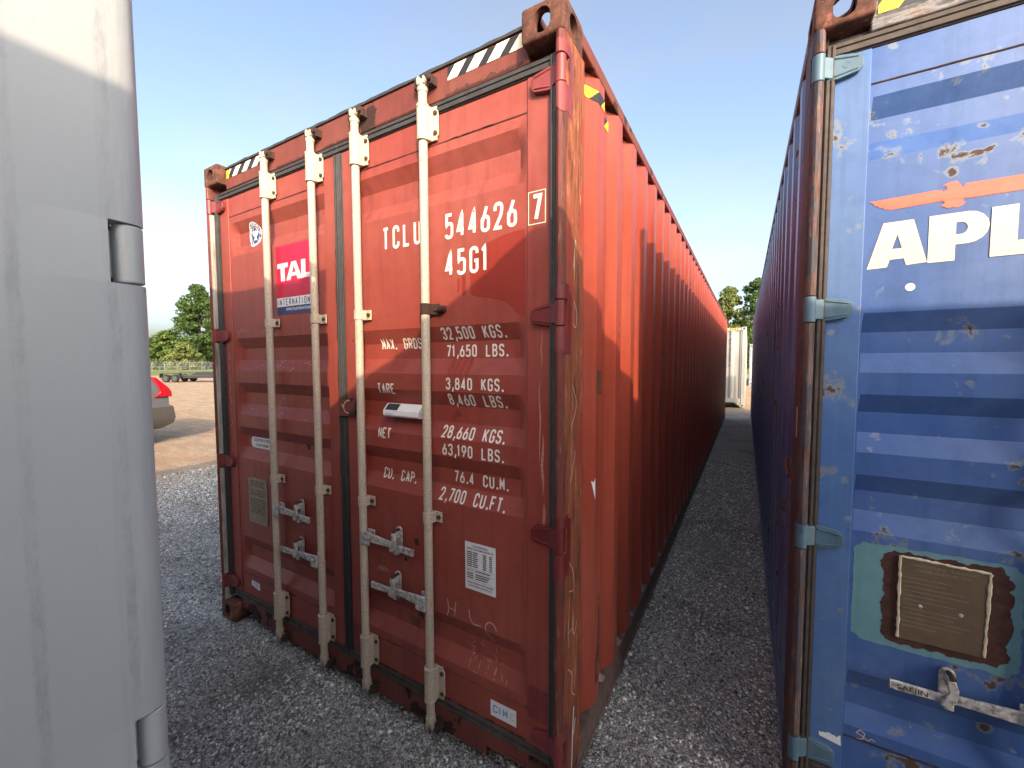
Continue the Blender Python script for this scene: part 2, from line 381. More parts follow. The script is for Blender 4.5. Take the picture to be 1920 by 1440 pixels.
def ragged(x0, x1, z0, z1, amp, n=26, seed=1):
    L = []
    for (a, b, c, d) in ((x0, z0, x1, z0), (x1, z0, x1, z1), (x1, z1, x0, z1), (x0, z1, x0, z0)):
        for i in range(n):
            t = i / n; px_ = a + (c - a) * t; pz_ = b + (d - b) * t
            w1 = mnoise.noise(Vector((px_ * 28, pz_ * 28, seed))) + .5 * mnoise.noise(Vector((px_ * 75, pz_ * 75, seed + 3)))
            w2 = mnoise.noise(Vector((px_ * 28, pz_ * 28, seed + 9))) + .5 * mnoise.noise(Vector((px_ * 75, pz_ * 75, seed + 13)))
            cr = .18 * min(x1 - x0, z1 - z0); ex = min(px_ - x0, x1 - px_); ez = min(pz_ - z0, z1 - pz_); rd = max(0, cr * .35 - (ex + ez)) * .6
            sx = 1 if px_ < (x0 + x1) / 2 else -1; sz = 1 if pz_ < (z0 + z1) / 2 else -1
            L.append((px_ + amp * 1.6 * w1 + sx * rd, pz_ + amp * 1.6 * w2 + sz * rd))
    return fill2d([L])

# ------------------------------------------------------------------ narrow stencil lettering made of strokes
o_ = 0
GL = {
'0': [[(0, 0), (1, 0), (1, 1), (0, 1), 'c']], '1': [[(.25, .82), (.62, 1, 0), (.62, 0)]],
'2': [[(0, .72), (0, 1), (1, 1), (1, .58), (0, 0, 0), (1, 0)]],
'3': [[(0, .78), (0, 1), (1, 1), (1, .53), (.35, .53)], [(.35, .53), (1, .53), (1, 0), (0, 0), (0, .22)]],
'4': [[(.72, 0), (.72, 1, 0), (0, .24, 0), (1, .24)]],
'5': [[(.95, 1), (.1, 1, 0), (.06, .52, 0), (.2, .6), (1, .62), (1, 0), (0, 0), (0, .14)]],
'6': [[(0, 0), (1, 0), (1, .58), (0, .58), 'c'], [(.72, 1), (.03, .36)]],
'7': [[(0, 1), (1, 1, 0), (.38, 0)]], '8': [[(.06, .53), (.94, .53), (.94, 1), (.06, 1), 'c'], [(0, 0), (1, 0), (1, .53), (0, .53), 'c']],
'9': [[(0, .42), (1, .42), (1, 1), (0, 1), 'c'], [(.28, 0), (.97, .64)]],
'A': [[(0, 0), (.5, 1, 0), (1, 0)], [(.17, .3), (.83, .3)]],
'B': [[(0, .52), (0, 1, 0), (.95, 1), (.95, .52), (0, .52)], [(0, .52, 0), (1, .52), (1, 0), (0, 0, 0), (0, .52)]],
'C': [[(1, .74), (1, 1), (0, 1), (0, 0), (1, 0), (1, .26)]],
'E': [[(1, 1), (0, 1, 0), (0, 0, 0), (1, 0)], [(0, .52), (.8, .52)]], 'F': [[(1, 1), (0, 1, 0), (0, 0)], [(0, .52), (.8, .52)]],
'G': [[(1, .76), (1, 1), (0, 1), (0, 0), (1, 0), (1, .46, 0), (.55, .46)]],
'H': [[(0, 0), (0, 1)], [(1, 0), (1, 1)], [(0, .5), (1, .5)]], 'I': [[(.5, 0), (.5, 1)]],
'K': [[(0, 0), (0, 1)], [(1, 1), (.03, .38)], [(.34, .58), (1, 0)]], 'L': [[(0, 1), (0, 0, 0), (1, 0)]],
'M': [[(0, 0), (0, 1, 0), (.5, .3, 0), (1, 1, 0), (1, 0)]], 'N': [[(0, 0), (0, 1, 0), (1, 0, 0), (1, 1)]],
'O': [[(0, 0), (1, 0), (1, 1), (0, 1), 'c']], 'P': [[(0, 0), (0, 1, 0), (1, 1), (1, .45), (0, .45)]],
'R': [[(0, 0), (0, 1, 0), (1, 1), (1, .48), (0, .48)], [(.45, .48), (1, 0)]],
'S': [[(1, .78), (1, 1), (0, 1), (0, .54), (1, .48), (1, 0), (0, 0), (0, .22)]],
'T': [[(0, 1), (1, 1)], [(.5, 1), (.5, 0)]], 'U': [[(0, 1), (0, 0), (1, 0), (1, 1)]], 'X': [[(0, 0), (1, 1)], [(0, 1), (1, 0)]],
'W': [[(0, 1), (.25, 0, 0), (.5, .7, 0), (.75, 0, 0), (1, 1)]],
'.': [[(.35, .0), (.65, .0)]], ',': [[(.62, .06), (.35, -.16)]],
}
def fillet(pts, w, h, rad):
    closed = pts[-1] == 'c'
    P = [((p[0] * w), (p[1] * h), (p[2] if len(p) > 2 else 1)) for p in pts if p != 'c']
    n = len(P); out = []
    for i in range(n):
        x, z, fl = P[i]
        if (not closed and i in (0, n - 1)) or not fl: out.append((x, z)); continue
        a = P[i - 1]; b = P[(i + 1) % n]; p = Vector((x, z)); da = Vector((a[0], a[1])) - p; db = Vector((b[0], b[1])) - p
        L = min(rad, da.length * .5 if (closed or i > 1) else da.length * .9, db.length * .5 if (closed or i < n - 2) else db.length * .9)
        s0 = p + da.normalized() * L; s1 = p + db.normalized() * L
        for k in range(7):
            t = k / 6; q = s0 * (1 - t) ** 2 + p * 2 * t * (1 - t) + s1 * t * t
            q = q * .55 + (p + (s0 - p) * (1 - math.sin(t * math.pi / 2)) + (s1 - p) * (1 - math.cos(t * math.pi / 2))) * .45
            out.append((q.x, q.y))
    if closed: out.append(out[0])
    return out
def soft(pts, k=2):
    for _ in range(k):
        q = [pts[0]]
        for a, b in zip(pts, pts[1:]): q += [(a[0] * .75 + b[0] * .25, a[1] * .75 + b[1] * .25), (a[0] * .25 + b[0] * .75, a[1] * .25 + b[1] * .75)]
        pts = q + [pts[-1]]
    return pts
def ribbon(mb, pts, wid, fn, step=.009, lift=0.0):
    # resample and thicken
    Q = [Vector(pts[0])]
    for p in pts[1:]:
        p = Vector(p); d = p - Q[-1]
        if d.length < 1e-6: continue
        k = max(1, int(d.length / step)); a = Q[-1].copy()
        for i in range(1, k + 1): Q.append(a + d * (i / k))
    closed = (Q[0] - Q[-1]).length < 1e-5 and len(Q) > 3
    vs = []; n = len(Q)
    for i, p in enumerate(Q):
        a = Q[i - 1] if i > 0 else (Q[-2] if closed else p); b = Q[i + 1] if i < n - 1 else (Q[1] if closed else p)
        d1 = (p - a).normalized() if (p - a).length > 1e-9 else None; d2 = (b - p).normalized() if (b - p).length > 1e-9 else None
        d1 = d1 or d2; d2 = d2 or d1
        n1 = Vector((-d1.y, d1.x)); n2 = Vector((-d2.y, d2.x)); m = n1 + n2
        m = m.normalized() if m.length > .2 else n1
        k = min(1.8, 1 / max(.4, m.dot(n1)))
        o1 = p + m * wid / 2 * k; o2 = p - m * wid / 2 * k
        for o in (o1, o2):
            q = Vector(fn(o.x, o.y)); q.y -= lift; vs.append(q)
    fs = [(2 * i + 1, 2 * i + 3, 2 * i + 2, 2 * i) for i in range(n - 1)]
    mb.add(vs, fs)
def strokes(text, x, z, h, w, gap, sw, fn, mb=None, space=None, right=None, slant=0, rad=None):
    """stencil line; x left edge, or right= right edge"""
    mb = mb or MB(); adv = []
    for ch in text:
        adv.append((space or w) if ch == ' ' else (w * .42 if ch in '.,' else (w * .62 if ch in '1I' else w)))
    tot = sum(adv) + gap * (len(text) - 1)
    if right is not None: x = right - tot
    k = 0
    for ch, a in zip(text, adv):
        if ch != ' ':
            if ch == '.':
                ribbon(mb, [(x + w * .12, z + sw * .62), (x + w * .12 + sw * 1.15, z + sw * .62)], sw * 1.25, fn); x += a + gap; continue
            if ch == ',':
                ribbon(mb, [(x + w * .12 + sw * .9, z + sw * 1.3), (x + w * .12 + sw * .2, z - sw * 1.0)], sw * .95, fn); x += a + gap; continue
            for i, st in enumerate(GL[ch]):
                ww = w * .42 if ch in '.,' else w
                pts = fillet(st, ww - sw, h - sw, rad or w * .42)
                off = x - (w * .3 if ch in '1I' else 0)
                pts = [(p[0] + off + sw / 2 + slant * p[1], p[1] + z + sw / 2) for p in pts]
                ribbon(mb, pts, sw, fn, lift=.00018 * (i + (k % 2) * .5))
        x += a + gap; k += 1
    return mb

# ------------------------------------------------------------------ the container family
W, L, H = 2.438, 12.192, 2.896
CW, CL, CH = .162, .178, .118
GROOVES = [(2.544, 2.484, 2.408, 2.341), (1.834, 1.770, 1.699, 1.632), (1.558, 1.495, 1.423, 1.357), (1.280, 1.217, 1.146, 1.081), (.573, .503, .429, .368)]
GD = .036; DY = .060
def groove_depth(z):
    for a, b, c, d in GROOVES:
        if d < z < a:
            if z > b: return GD * (a - z) / (a - b)
            if z < c: return GD * (z - d) / (c - d)
            return GD
    return 0.0
def door_y(x, z, taper=True):
    uu = min(x, W - x)
    if uu <= .165 or uu >= 1.107: return .054
    k = max(0, min(1, (uu - .17) / (.045 if taper else .004), (1.105 - uu) / .004))
    w = .0013 * mnoise.noise(Vector((x * 2.3, z * 2.1, 3.3))) + .0007 * mnoise.noise(Vector((x * 7, z * 6, 1)))
    return DY + groove_depth(z) * k + w * k
def on_door(x, z): return (x, door_y(x, z) - .0016, z)

def stadium(w, h, n=10):
    P = []; rr = min(w, h) / 2
    if h >= w:
        for i in range(n + 1): a = math.pi * i / n; P.append((rr * math.cos(a), h / 2 - rr + rr * math.sin(a)))
        for i in range(n + 1): a = math.pi + math.pi * i / n; P.append((rr * math.cos(a), -h / 2 + rr + rr * math.sin(a)))
    else:
        for i in range(n + 1): a = -math.pi / 2 + math.pi * i / n; P.append((w / 2 - rr + rr * math.cos(a), rr * math.sin(a)))
        for i in range(n + 1): a = math.pi / 2 + math.pi * i / n; P.append((-w / 2 + rr + rr * math.cos(a), rr * math.sin(a)))
    return P
def make_casting():
    def tmp(mb):
        me = bpy.data.meshes.new('t'); me.from_pydata(mb.v, [], mb.f); me.update(); o = bpy.data.objects.new('t', me); COL.objects.link(o); return o
    base = tmp(MB().box(0, CW, 0, CL, 0, CH))
    bv = base.modifiers.new('b', 'BEVEL'); bv.width = .011; bv.segments = 3
    cut = [tmp(MB().box(.026, CW - .012, .028, CL - .012, .014, CH - .028)),
           tmp(MB().prism([(p[0] + CW / 2, p[1] + CH * .47) for p in stadium(.062, .082)], -.02, .06, 'y')),
           tmp(MB().prism([(p[0] + CL / 2, p[1] + CH * .47) for p in stadium(.080, .078)], -.02, .06, 'x')),
           tmp(MB().prism([(p[0] + CW / 2, p[1] + CL / 2) for p in stadium(.0635, .118)], CH - .05, CH + .02, 'z'))]
    for c in cut:
        m = base.modifiers.new('c', 'BOOLEAN'); m.operation = 'DIFFERENCE'; m.object = c; m.solver = 'EXACT'
    dg = bpy.context.evaluated_depsgraph_get(); dg.update()
    me = bpy.data.meshes.new_from_object(base.evaluated_get(dg))
    for o in cut + [base]: bpy.data.objects.remove(o)
    return me
CAST = make_casting()
_cast = {}
def casting_mesh(ix, iy, iz, mat):
    """ix,iy: 1 when mirrored to the far side; iz 1 = top, 0 = bottom (upside down)"""
    key = (ix, iy, iz, mat, L)
    if key in _cast: return _cast[key]
    me = CAST.copy(); me.materials.clear(); me.materials.append(MAT[mat])
    bm = bmesh.new(); bm.from_mesh(me)
    for v in bm.verts:
        x, y, z = v.co
        if not iz: z = CH - z
        v.co = (W - x if ix else x, L - y if iy else y, z + (H - CH if iz else 0))
    if (ix + iy + (0 if iz else 1)) % 2: bmesh.ops.reverse_faces(bm, faces=bm.faces)
    bm.to_mesh(me); bm.free()
    me.polygons.foreach_set('use_smooth', [True] * len(me.polygons)); me.set_sharp_from_angle(angle=R(30))
    _cast[key] = me; return me

HZ = [2.66, 1.852, 1.045, .245]
def container(name, loc, rz, m, hz=HZ, doors=True, rods=True, length=12.192):
    """m: material names by role; local x 0..W, y 0 (doors)..L, z 0..H"""
    global L
    L = length
    root = empty(name, loc, rz); parts = {'root': root}
    for ix in (0, 1):
        for iy in (0, 1):
            for iz in (0, 1):
                o = bpy.data.objects.new('corner_casting', casting_mesh(ix, iy, iz, m['casting'])); COL.objects.link(o); o.parent = root
    # door-end corner posts, notched round each hinge pin
    nh = .047
    for sd_ in (0, 1):
        X = (lambda q: W - q) if sd_ else (lambda q: q)
        full = [(0, .190), (0, .026), (.0035, .012), (.010, .0035), (.018, .0), (.026, .0025), (.033, .010), (.0365, .022), (.0375, .056), (.0515, .062), (.0515, .110), (.085, .110), (.085, .190)]
        cut_ = [(0, .190), (0, .046), (.0375, .046), (.0375, .056), (.0515, .062), (.0515, .110), (.085, .110), (.085, .190)]
        mb = MB(); zs = [CH - .002]
        for z in sorted(hz): zs += [z - nh, z + nh]
        zs.append(H - CH + .002)
        for i in range(len(zs) - 1):
            prof = full if i % 2 == 0 else cut_
            n = len(prof)
            b = len(mb.v)
            pts = [(X(p[0]), p[1]) for p in prof]
            mb.prism(pts, zs[i], zs[i + 1], 'z')
        # material by face direction: 0 outside, 1 front, 2 inside
        mb.mi = []
        for fc in mb.f:
            P = [Vector(mb.v[i]) for i in fc[:3]]
            nn = (P[1] - P[0]).cross(P[2] - P[0]).normalized(); cx = sum(mb.v[i][0] for i in fc) / len(fc); cu = W - cx if sd_ else cx
            cy = sum(mb.v[i][1] for i in fc) / len(fc)
            mb.mi.append(2 if (cu > .034 and cy < .1 and sum(mb.v[i][2] for i in fc) / len(fc) < 2.66) else (1 if (cy < .03 and cu > .0015) or cu > .034 else 0))
        mb.build('corner_post', [m['post'], m['post_front'], m['post_in']], root, 0, 30)
        # far corner posts
        MB().box(X(.0), X(.06), L - .12, L - .002, CH, H - CH).box(X(.06), X(.13), L - .05, L - .004, CH, H - CH).build('corner_post', m['side'], root, .006)
    # rails
    hd = MB().box(CW - .004, W - CW + .004, .053, .12, 2.752, 2.872).box(.05, W - .05, .078, .125, 2.69, 2.775)
    header = hd.build('door_header', m['header'], root, .005)
    lip = MB(); n = 60; vs = []; fs = []
    for i in range(n + 1):
        x = CW - .01 + (W - 2 * CW + .02) * i / n
        a = .0025 * mnoise.noise(Vector((x * 9, 0, 0))) + .0015 * mnoise.noise(Vector((x * 31, 2, 0)))
        e = -.012 if i in (0, n) else 0
        for (yy, zz) in ((.046, 2.872), (.046 - a, 2.884 + a * 1.4 + e), (.2, 2.888 + e), (.2, 2.868)): vs.append((x, yy, zz))
    for i in range(n):
        for k in range(4):
            k2 = (k + 1) % 4; fs.append((i * 4 + k, (i + 1) * 4 + k, (i + 1) * 4 + k2, i * 4 + k2))
    fs += [(0, 1, 2, 3), (n * 4 + 3, n * 4 + 2, n * 4 + 1, n * 4)]
    lip.add(vs, fs).build('roof_lip', m['lip'], root)
    zt = .142
    sp = [(CW - .004, .092), (.362, .092), (.362, .038), (W - .362, .038), (W - .362, .092), (W - CW + .004, .092), (W - CW + .004, zt), (CW - .004, zt)]
    sill = MB().prism(sp, .053, .12, 'y').box(.05, W - .05, .079, .13, .119, .2).build('door_sill', m['sill'], root, .004)
    for sg in (lambda q: q, lambda q: W - q):
        MB().box(sg(.17), sg(.362), .047, .0528, .088, .098).box(sg(.356), sg(.366), .047, .0528, .038, .0882).build('sill_edge', m['sill'], root)
    for sd_ in (0, 1):
        X = (lambda q: W - q) if sd_ else (lambda q: q)
        MB().box(X(.003), X(.062), CL - .002, L - CL + .002, 2.832, 2.888).build('top_side_rail', m['toprail'], root, .006)
        MB().box(X(.006), X(.02), .19, L - CL, .045, .165).box(X(.0015), X(.05), .19, L - CL, .030, .045).box(X(.006), X(.05), .19, L - CL, .158, .166).build('bottom_side_rail', m['botrail'], root, .002)
        # corrugated side wall
        per = .2865; ys = []; y = .45
        prof = [(.185, .040), (.31, .040), (.378, .006), (.45, .006)]
        while y + per < L - .25:
            prof += [(y + .068, .040), (y + .146, .040), (y + .2145, .006), (y + per, .006)]; y += per
        prof += [(y + .068, .040), (L - .11, .040)]
        zz = [.160, .19, .35, .6, .9, 1.2, 1.5, 1.8, 2.1, 2.4, 2.65, 2.79, 2.838]
        vs = []; fs = []
        for (py, px) in prof:
            for z in zz:
                w = .0022 * mnoise.noise(Vector((py * 1.3, z * 1.1, 5 + sd_))) if .3 < z < 2.7 else 0
                vs.append((X(px + w), py + .003 * mnoise.noise(Vector((py * 5, z * .8, 9))), z))
        k = len(zz)
        for i in range(len(prof) - 1):
            for j in range(k - 1):
                q = (i * k + j, (i + 1) * k + j, (i + 1) * k + j + 1, i * k + j + 1)
                fs.append(q if sd_ else q[::-1])
        MB().add(vs, fs).build('side_wall', m['side'], root, 0, 25)
        rr = random.Random(4)
        if m.get('mastic'):
            yy = .45
            for i in range(9):
                y0 = yy + .066; wv = rr.uniform(.035, .085); hv = rr.uniform(.02, .07)
                MB().add([(X(.0385), y0, .166), (X(.010), y0 + wv * .2, .166), (X(.010), y0 + wv, .1665), (X(.0385), y0 + wv * 1.3, .166), (X(.0385), y0 + wv * .4, .166 + hv), (X(.037), y0 + wv * .9, .166 + hv * .6)],
                       [(0, 1, 2, 3), (0, 4, 1), (1, 4, 5, 2), (2, 5, 3)] if sd_ else [(3, 2, 1, 0), (1, 4, 0), (2, 5, 4, 1), (3, 5, 2)]).build('mastic', m['mastic'], root)
                yy += per
    # roof, floor, far wall
    vs = []; fs = []; y = .14; k = 0; prof = []
    while y < L - .2: prof += [(y, 2.872), (y + .09, 2.872), (y + .105, 2.852), (y + .195, 2.852)]; y += .21
    prof.append((L - .05, 2.872))
    for (py, pz) in prof: vs += [(.06, py, pz), (W - .06, py, pz)]
    for i in range(len(prof) - 1): fs.append((2 * i, 2 * i + 1, 2 * i + 3, 2 * i + 2))
    MB().add(vs, fs).build('roof', m['roof'], root, 0, 20)
    MB().box(.05, W - .05, .13, L - .12, .05, .16).build('floor', 'floor_dark', root)
    for i in range(14): pass
    # far end wall: wide vertical corrugations between posts, head rail and sill
    vs = []; fs = []; prof = [(.12, L - .03)]; x = .14
    nrib = 7; pw = (W - .28) / nrib
    for i in range(nrib):
        prof += [(x + pw * .10, L - .03), (x + pw * .28, L - .078), (x + pw * .72, L - .078), (x + pw * .90, L - .03)]; x += pw
    prof.append((W - .12, L - .03))
    for (px, py) in prof: vs += [(px, py, .30), (px, py, 2.79)]
    for i in range(len(prof) - 1): fs.append((2 * i + 1, 2 * i + 3, 2 * i + 2, 2 * i)[::-1])
    MB().add(vs, [q[::-1] for q in fs]).build('end_wall', m['side'], root, 0, 20)
    MB().box(.13, W - .13, L - .09, L - .02, 2.77, 2.872).build('end_header', m['side'], root, .006)
    MB().box(CW - .02, W - CW + .02, L - .1, L - .015, .165, .31).prism([(CW, .165), (CW + .18, .165), (CW, .03)], L - .09, L - .03, 'y').prism([(W - CW, .165), (W - CW - .18, .165), (W - CW, .03)], L - .09, L - .03, 'y').build('end_sill', m['side'], root, .004)
    parts.update(header=header, sill=sill)
    # doors
    parts['door'] = []
    for sd_ in (0, 1):
        X = (lambda q: W - q) if sd_ else (lambda q: q)
        zs = sorted(set([.190, .23, .27, .327, 2.587, 2.64, 2.70] + [z for g in GROOVES for z in g] + [(g[0] + g[1]) / 2 for g in GROOVES] + [.7, .83, .95, 1.94, 2.05, 2.15, 2.25]))
        us = [.150, .1695, .174, .19, .216] + [.25 + .04 * i for i in range(21)] + [1.08, 1.10, 1.1055, 1.12]
        vs = []; fs = []
        for uu in us:
            for z in zs:
                x = X(uu); vs.append((x, door_y(x, z, m.get('taper', False)) if .165 < uu < 1.107 else DY, z))
        k = len(zs)
        for i in range(len(us) - 1):
            for j in range(k - 1):
                q = (i * k + j, (i + 1) * k + j, (i + 1) * k + j + 1, i * k + j + 1)
                fs.append(q[::-1] if sd_ else q)
        mb = MB().add(vs, fs)
        mb.box(X(.07), X(1.18), .099, .104, .19, 2.70)
        mb.box(X(.1), X(1.15), .061, .099, .192, .25).box(X(.1), X(1.15), .061, .099, 2.62, 2.698)
        door = mb.build('door', m['door'], root, 0, 22)
        parts['door'].append(door)
        # vertical stiles
        MB().box(X(.068), X(.165), .054, .0985, .189, 2.701).build('stile', m['stile'], door, .003)
        MB().box(X(1.107), X(1.1885), .0545, .0985, .189, 2.701).build('stile', m['stile'], door, .003)
        # weld beads along the first and last fold
        for z in (2.587, .327):
            pts = [(X(.168 + .0375 * i), .0592 + .0006 * mnoise.noise(Vector((i * 3.1, z, 0))), z + .0012 * mnoise.noise(Vector((i * 1.7, z, 4)))) for i in range(26)]
            MB().tube(pts, .0032, 6).build('weld_seam', m['seam'], door)
        # rubber seal
        def strip(a, b, vert, y0=.050):
            g = MB()
            if vert:
                (x0, x1), (z0, z1) = a, b
                g.box(X(x0), X(x1), y0 + .006, .09, z0, z1).box(X(x0 + (x1 - x0) * .12), X(x0 + (x1 - x0) * .45), y0, y0 + .007, z0, z1).box(X(x0 + (x1 - x0) * .62), X(x0 + (x1 - x0) * .9), y0 + .002, y0 + .007, z0, z1)
            else:
                (x0, x1), (z0, z1) = a, b
                g.box(X(x0), X(x1), y0 + .006, .09, z0, z1).box(X(x0), X(x1), y0 - .002, y0 + .007, z0 + (z1 - z0) * .1, z0 + (z1 - z0) * .45).box(X(x0), X(x1), y0 + .001, y0 + .007, z0 + (z1 - z0) * .62, z0 + (z1 - z0) * .92)
            return g
        strip((.040, .0672), (.15, 2.735), True, .031).build('door_seal', m['rubber'], door, .0015)
        strip((.052, 1.2165), (2.7025, 2.7505), False, .050).build('door_seal', m['rubber'], door, .002)
        strip((.052, 1.2165), (.1435, .1875), False, .050).build('door_seal', m['rubber_b'], door, .002)
        strip((1.190, 1.2175), (.1885, 2.7015), True, .048).build('door_seal', m['rubber'], door, .002)
        # hinges
        for hi, z in enumerate(hz):
            h = .036
            bl = [(.022, z - h), (.022, z + h), (.075, z + h + .002), (.125, z + h - .008), (.140, z + h - .020), (.142, z - h + .022), (.130, z - h + .006), (.075, z - h - .004)]
            hb = MB().prism([(X(p[0]), p[1]) for p in bl], .034, .0535, 'y')
            hb.tube([(X(.019), .0195, z - nh + .003), (X(.019), .0195, z + nh - .003)], .0182, 16)
            hb.prism([(X(.022), .010), (X(.040), .018), (X(.062), .034), (X(.062), .044), (X(.030), .040), (X(.022), .030)], z - h + .002, z + h - .002, 'z')
            # raised ribs and a cast mark
            hb.prism([(X(.065), z + h - .004), (X(.128), z + h - .016), (X(.128), z + h - .021), (X(.065), z + h - .010)], .0305, .0345, 'y')
            hb.prism([(X(.065), z - h + .004), (X(.128), z - h + .014), (X(.128), z - h + .019), (X(.065), z - h + .010)], .0305, .0345, 'y')
            v2, f2 = disc2d(X(.098), z, .0115, .0115, 1, 18, .62)
            hb.add([(a, .0332, b) for a, b in v2], [q[::-1] for q in f2])
            hb.build('hinge', m['hinge'], door, .0025)
        if not rods: continue
        for (xr, ri) in ((.635, 0), (1.052, 1)):
            cx = X(xr); ya = .023
            MB().tube([(cx, ya, .100), (cx, ya, 2.800)], .0185, 18).build('locking_rod', m['rod'], door)
            for (z0, z1) in ((2.597, 2.732), (.186, .334)):
                big = MB(); s1 = 1
                hump = [(cx - .040, .0535), (cx - .040, .047), (cx - .0265, .046)]
                for i in range(9):
                    a = math.pi - math.pi * i / 8; hump.append((cx + .0255 * math.cos(a), ya - .0255 * math.sin(a) * 1.0))
                hump += [(cx + .0265, .046), (cx + .052, .047), (cx + .052, .0535)]
                big.prism(hump, z0, z1, 'z')
                big.prism([(cx + .0515, z0 + .012), (cx + .060, z0 + .02), (cx + .060, z1 - .02), (cx + .0515, z1 - .012)], .0475, .0533, 'y')
                for zz in (z0 - .004, z1 - .008): big.tube([(cx, ya, zz), (cx, ya, zz + .012)], .0268, 18)
                big.mat(1)
                for zz in (z0 + .028, z1 - .028):
                    big.tube([(cx + .047, .048, zz), (cx + .047, .040, zz)], .0095, 8).tube([(cx - .033, .048, zz), (cx - .033, .0435, zz)], .0055, 8)
                big.build('rod_bracket', [m['rod'], 'bolt'], door, .0015)
            for z in (1.906, 1.012):
                g = MB(); zz0, zz1 = z - .023, z + .023
                hump = [(cx - .034, .0525), (cx - .034, .046), (cx - .023, .045)]
                for i in range(9):
                    a = math.pi - math.pi * i / 8; hump.append((cx + .0225 * math.cos(a), ya - .0225 * math.sin(a)))
                hump += [(cx + .024, .045), (cx + .056, .046), (cx + .056, .0525)]
                g.prism(hump, zz0, zz1, 'z').mat(1).tube([(cx + .042, .047, z), (cx + .042, .038, z)], .010, 8).tube([(cx - .029, .047, z), (cx - .029, .0425, z)], .005, 8)
                rusty = m.get('odd_guide') and sd_ and ri == 0 and z > 1.5
                g.build('rod_guide', ['rust_dark' if rusty else m['rod'], 'bolt'], door, .0015)
                if rusty:
                    MB().box(cx + .055, cx + .085, .036, .0595, z - .012, z + .012).tube([(cx + .075, .05, z), (cx + .075, .022, z)], .013, 8).build('clamp_bolt', 'rust_dark', door, .002)
            # cams and their keepers
            for top in (1, 0):
                sg = 1 if top else -1; zc = 2.800 if top else .100
                cm = MB().tube([(cx, ya, zc - sg * .014), (cx, ya, zc + sg * .004)], [.021, .023], 14)
                cm.tube([(cx, ya, zc), (cx, ya, zc + sg * .012), (cx, ya, zc + sg * .022)], [.0185, .0135, .0165], 12)
                cm.prism([(cx - .020, zc + sg * .016), (cx - .024, zc + sg * .044), (cx - .012, zc + sg * .052), (cx - .006, zc + sg * .034), (cx + .006, zc + sg * .030), (cx + .012, zc + sg * .046), (cx + .021, zc + sg * .040), (cx + .017, zc + sg * .016)], .010, .044, 'y')
                cm.build('cam', m['rod'], door, .002)
                kp = MB(); z0 = zc + sg * .010
                kp.prism([(cx - .046, z0), (cx - .046, z0 + sg * .036), (cx - .028, z0 + sg * .050), (cx - .027, z0 + sg * .006)], .022, .0535, 'y')
                kp.prism([(cx + .024, z0 + sg * .004), (cx + .026, z0 + sg * .044), (cx + .050, z0 + sg * .036), (cx + .054, z0 - sg * .004)], .020, .0535, 'y')
                kp.box(cx - .046, cx + .054, .046, .0535, z0 - sg * .004, z0 + sg * .036)
                kp.tube([(cx + .040, .022, z0 + sg * .018), (cx + .040, .006, z0 + sg * .018)], .011, 8)
                kp.build('cam_keeper', 'rust_dark', header if top else sill, .003)
            # handle with hub and hasp
            right_going = (ri == 0) != bool(sd_)
            dr = 1 if right_going else -1
            if (ri == 0 and not sd_) or (ri == 1 and sd_): zh, Lh = .846, .335
            else: zh, Lh = .630, .345
            if m.get('left_handle') and ri == 0 and not sd_: dr, zh, Lh = -1, .607, .362
            hd_ = MB()
            hd_.box(cx + dr * .006, cx + dr * .062, -.002, .006, zh - .036, zh + .030).box(cx + dr * .014, cx + dr * .060, .036, .044, zh - .030, zh + .028)
            hd_.tube([(cx + dr * .045, -.006, zh), (cx + dr * .045, .046, zh)], .008, 8)
            def bar(pts):
                n = len(pts); vs = []; 
                for (d, zz, hh, y0, y1) in pts:
                    x = cx + dr * d; vs += [(x, y0, zz - hh), (x, y1, zz - hh), (x, y1, zz + hh), (x, y0, zz + hh)]
                fs = []
                for i in range(n - 1):
                    for k in range(4):
                        q = (i * 4 + k, (i + 1) * 4 + k, (i + 1) * 4 + (k + 1) % 4, i * 4 + (k + 1) % 4)
                        fs.append(q if dr < 0 else q[::-1])
                fs += [(0, 1, 2, 3) if dr > 0 else (3, 2, 1, 0), tuple((n - 1) * 4 + k for k in ((3, 2, 1, 0) if dr > 0 else (0, 1, 2, 3)))]
                hd_.add(vs, fs)
            bar([(.035, zh, .020, .008, .020), (.09, zh - .002, .019, .009, .021), (.15, zh - .006, .015, .013, .027), (.20, zh - .012, .014, .022, .034), (.24, zh - .016, .013, .018, .030), (Lh - .02, zh - .010, .016, .006, .016), (Lh, zh - .008, .013, .006, .015)])
            hd_.build('handle', m['handle'], door, .003)
            xc = cx + dr * .215; hs = MB()
            st_ = stadium(.040, .125, 8); hs.prism([(p[0] + xc, p[1] + zh + .012) for p in st_], .046, .0535, 'y')
            hs.prism([(xc - .020, zh - .012), (xc - .026, zh - .030), (xc - .006, zh - .036), (xc + .012, zh - .012), (xc + .016, zh + .030), (xc + .006, zh + .058), (xc - .012, zh + .050), (xc - .006, zh + .016)], .006, .016, 'y')
            hs.prism([(xc - .010, zh + .030), (xc + .014, zh + .030), (xc + .010, zh + .062), (xc - .008, zh + .062)], .014, .048, 'y')
            hs.prism([(xc - .012, zh - .050), (xc + .012, zh - .050), (xc + .010, zh - .026), (xc - .010, zh - .026)], .020, .048, 'y')
            hs.mat(1).tube([(xc + .002, .047, zh + .060), (xc + .002, .008, zh + .060)], .009, 8).tube([(xc, .046, zh - .040), (xc, .030, zh - .040)], .010, 8)
            hs.build('handle_hasp', [m['handle'], 'bolt'], door, .0025)
    return parts

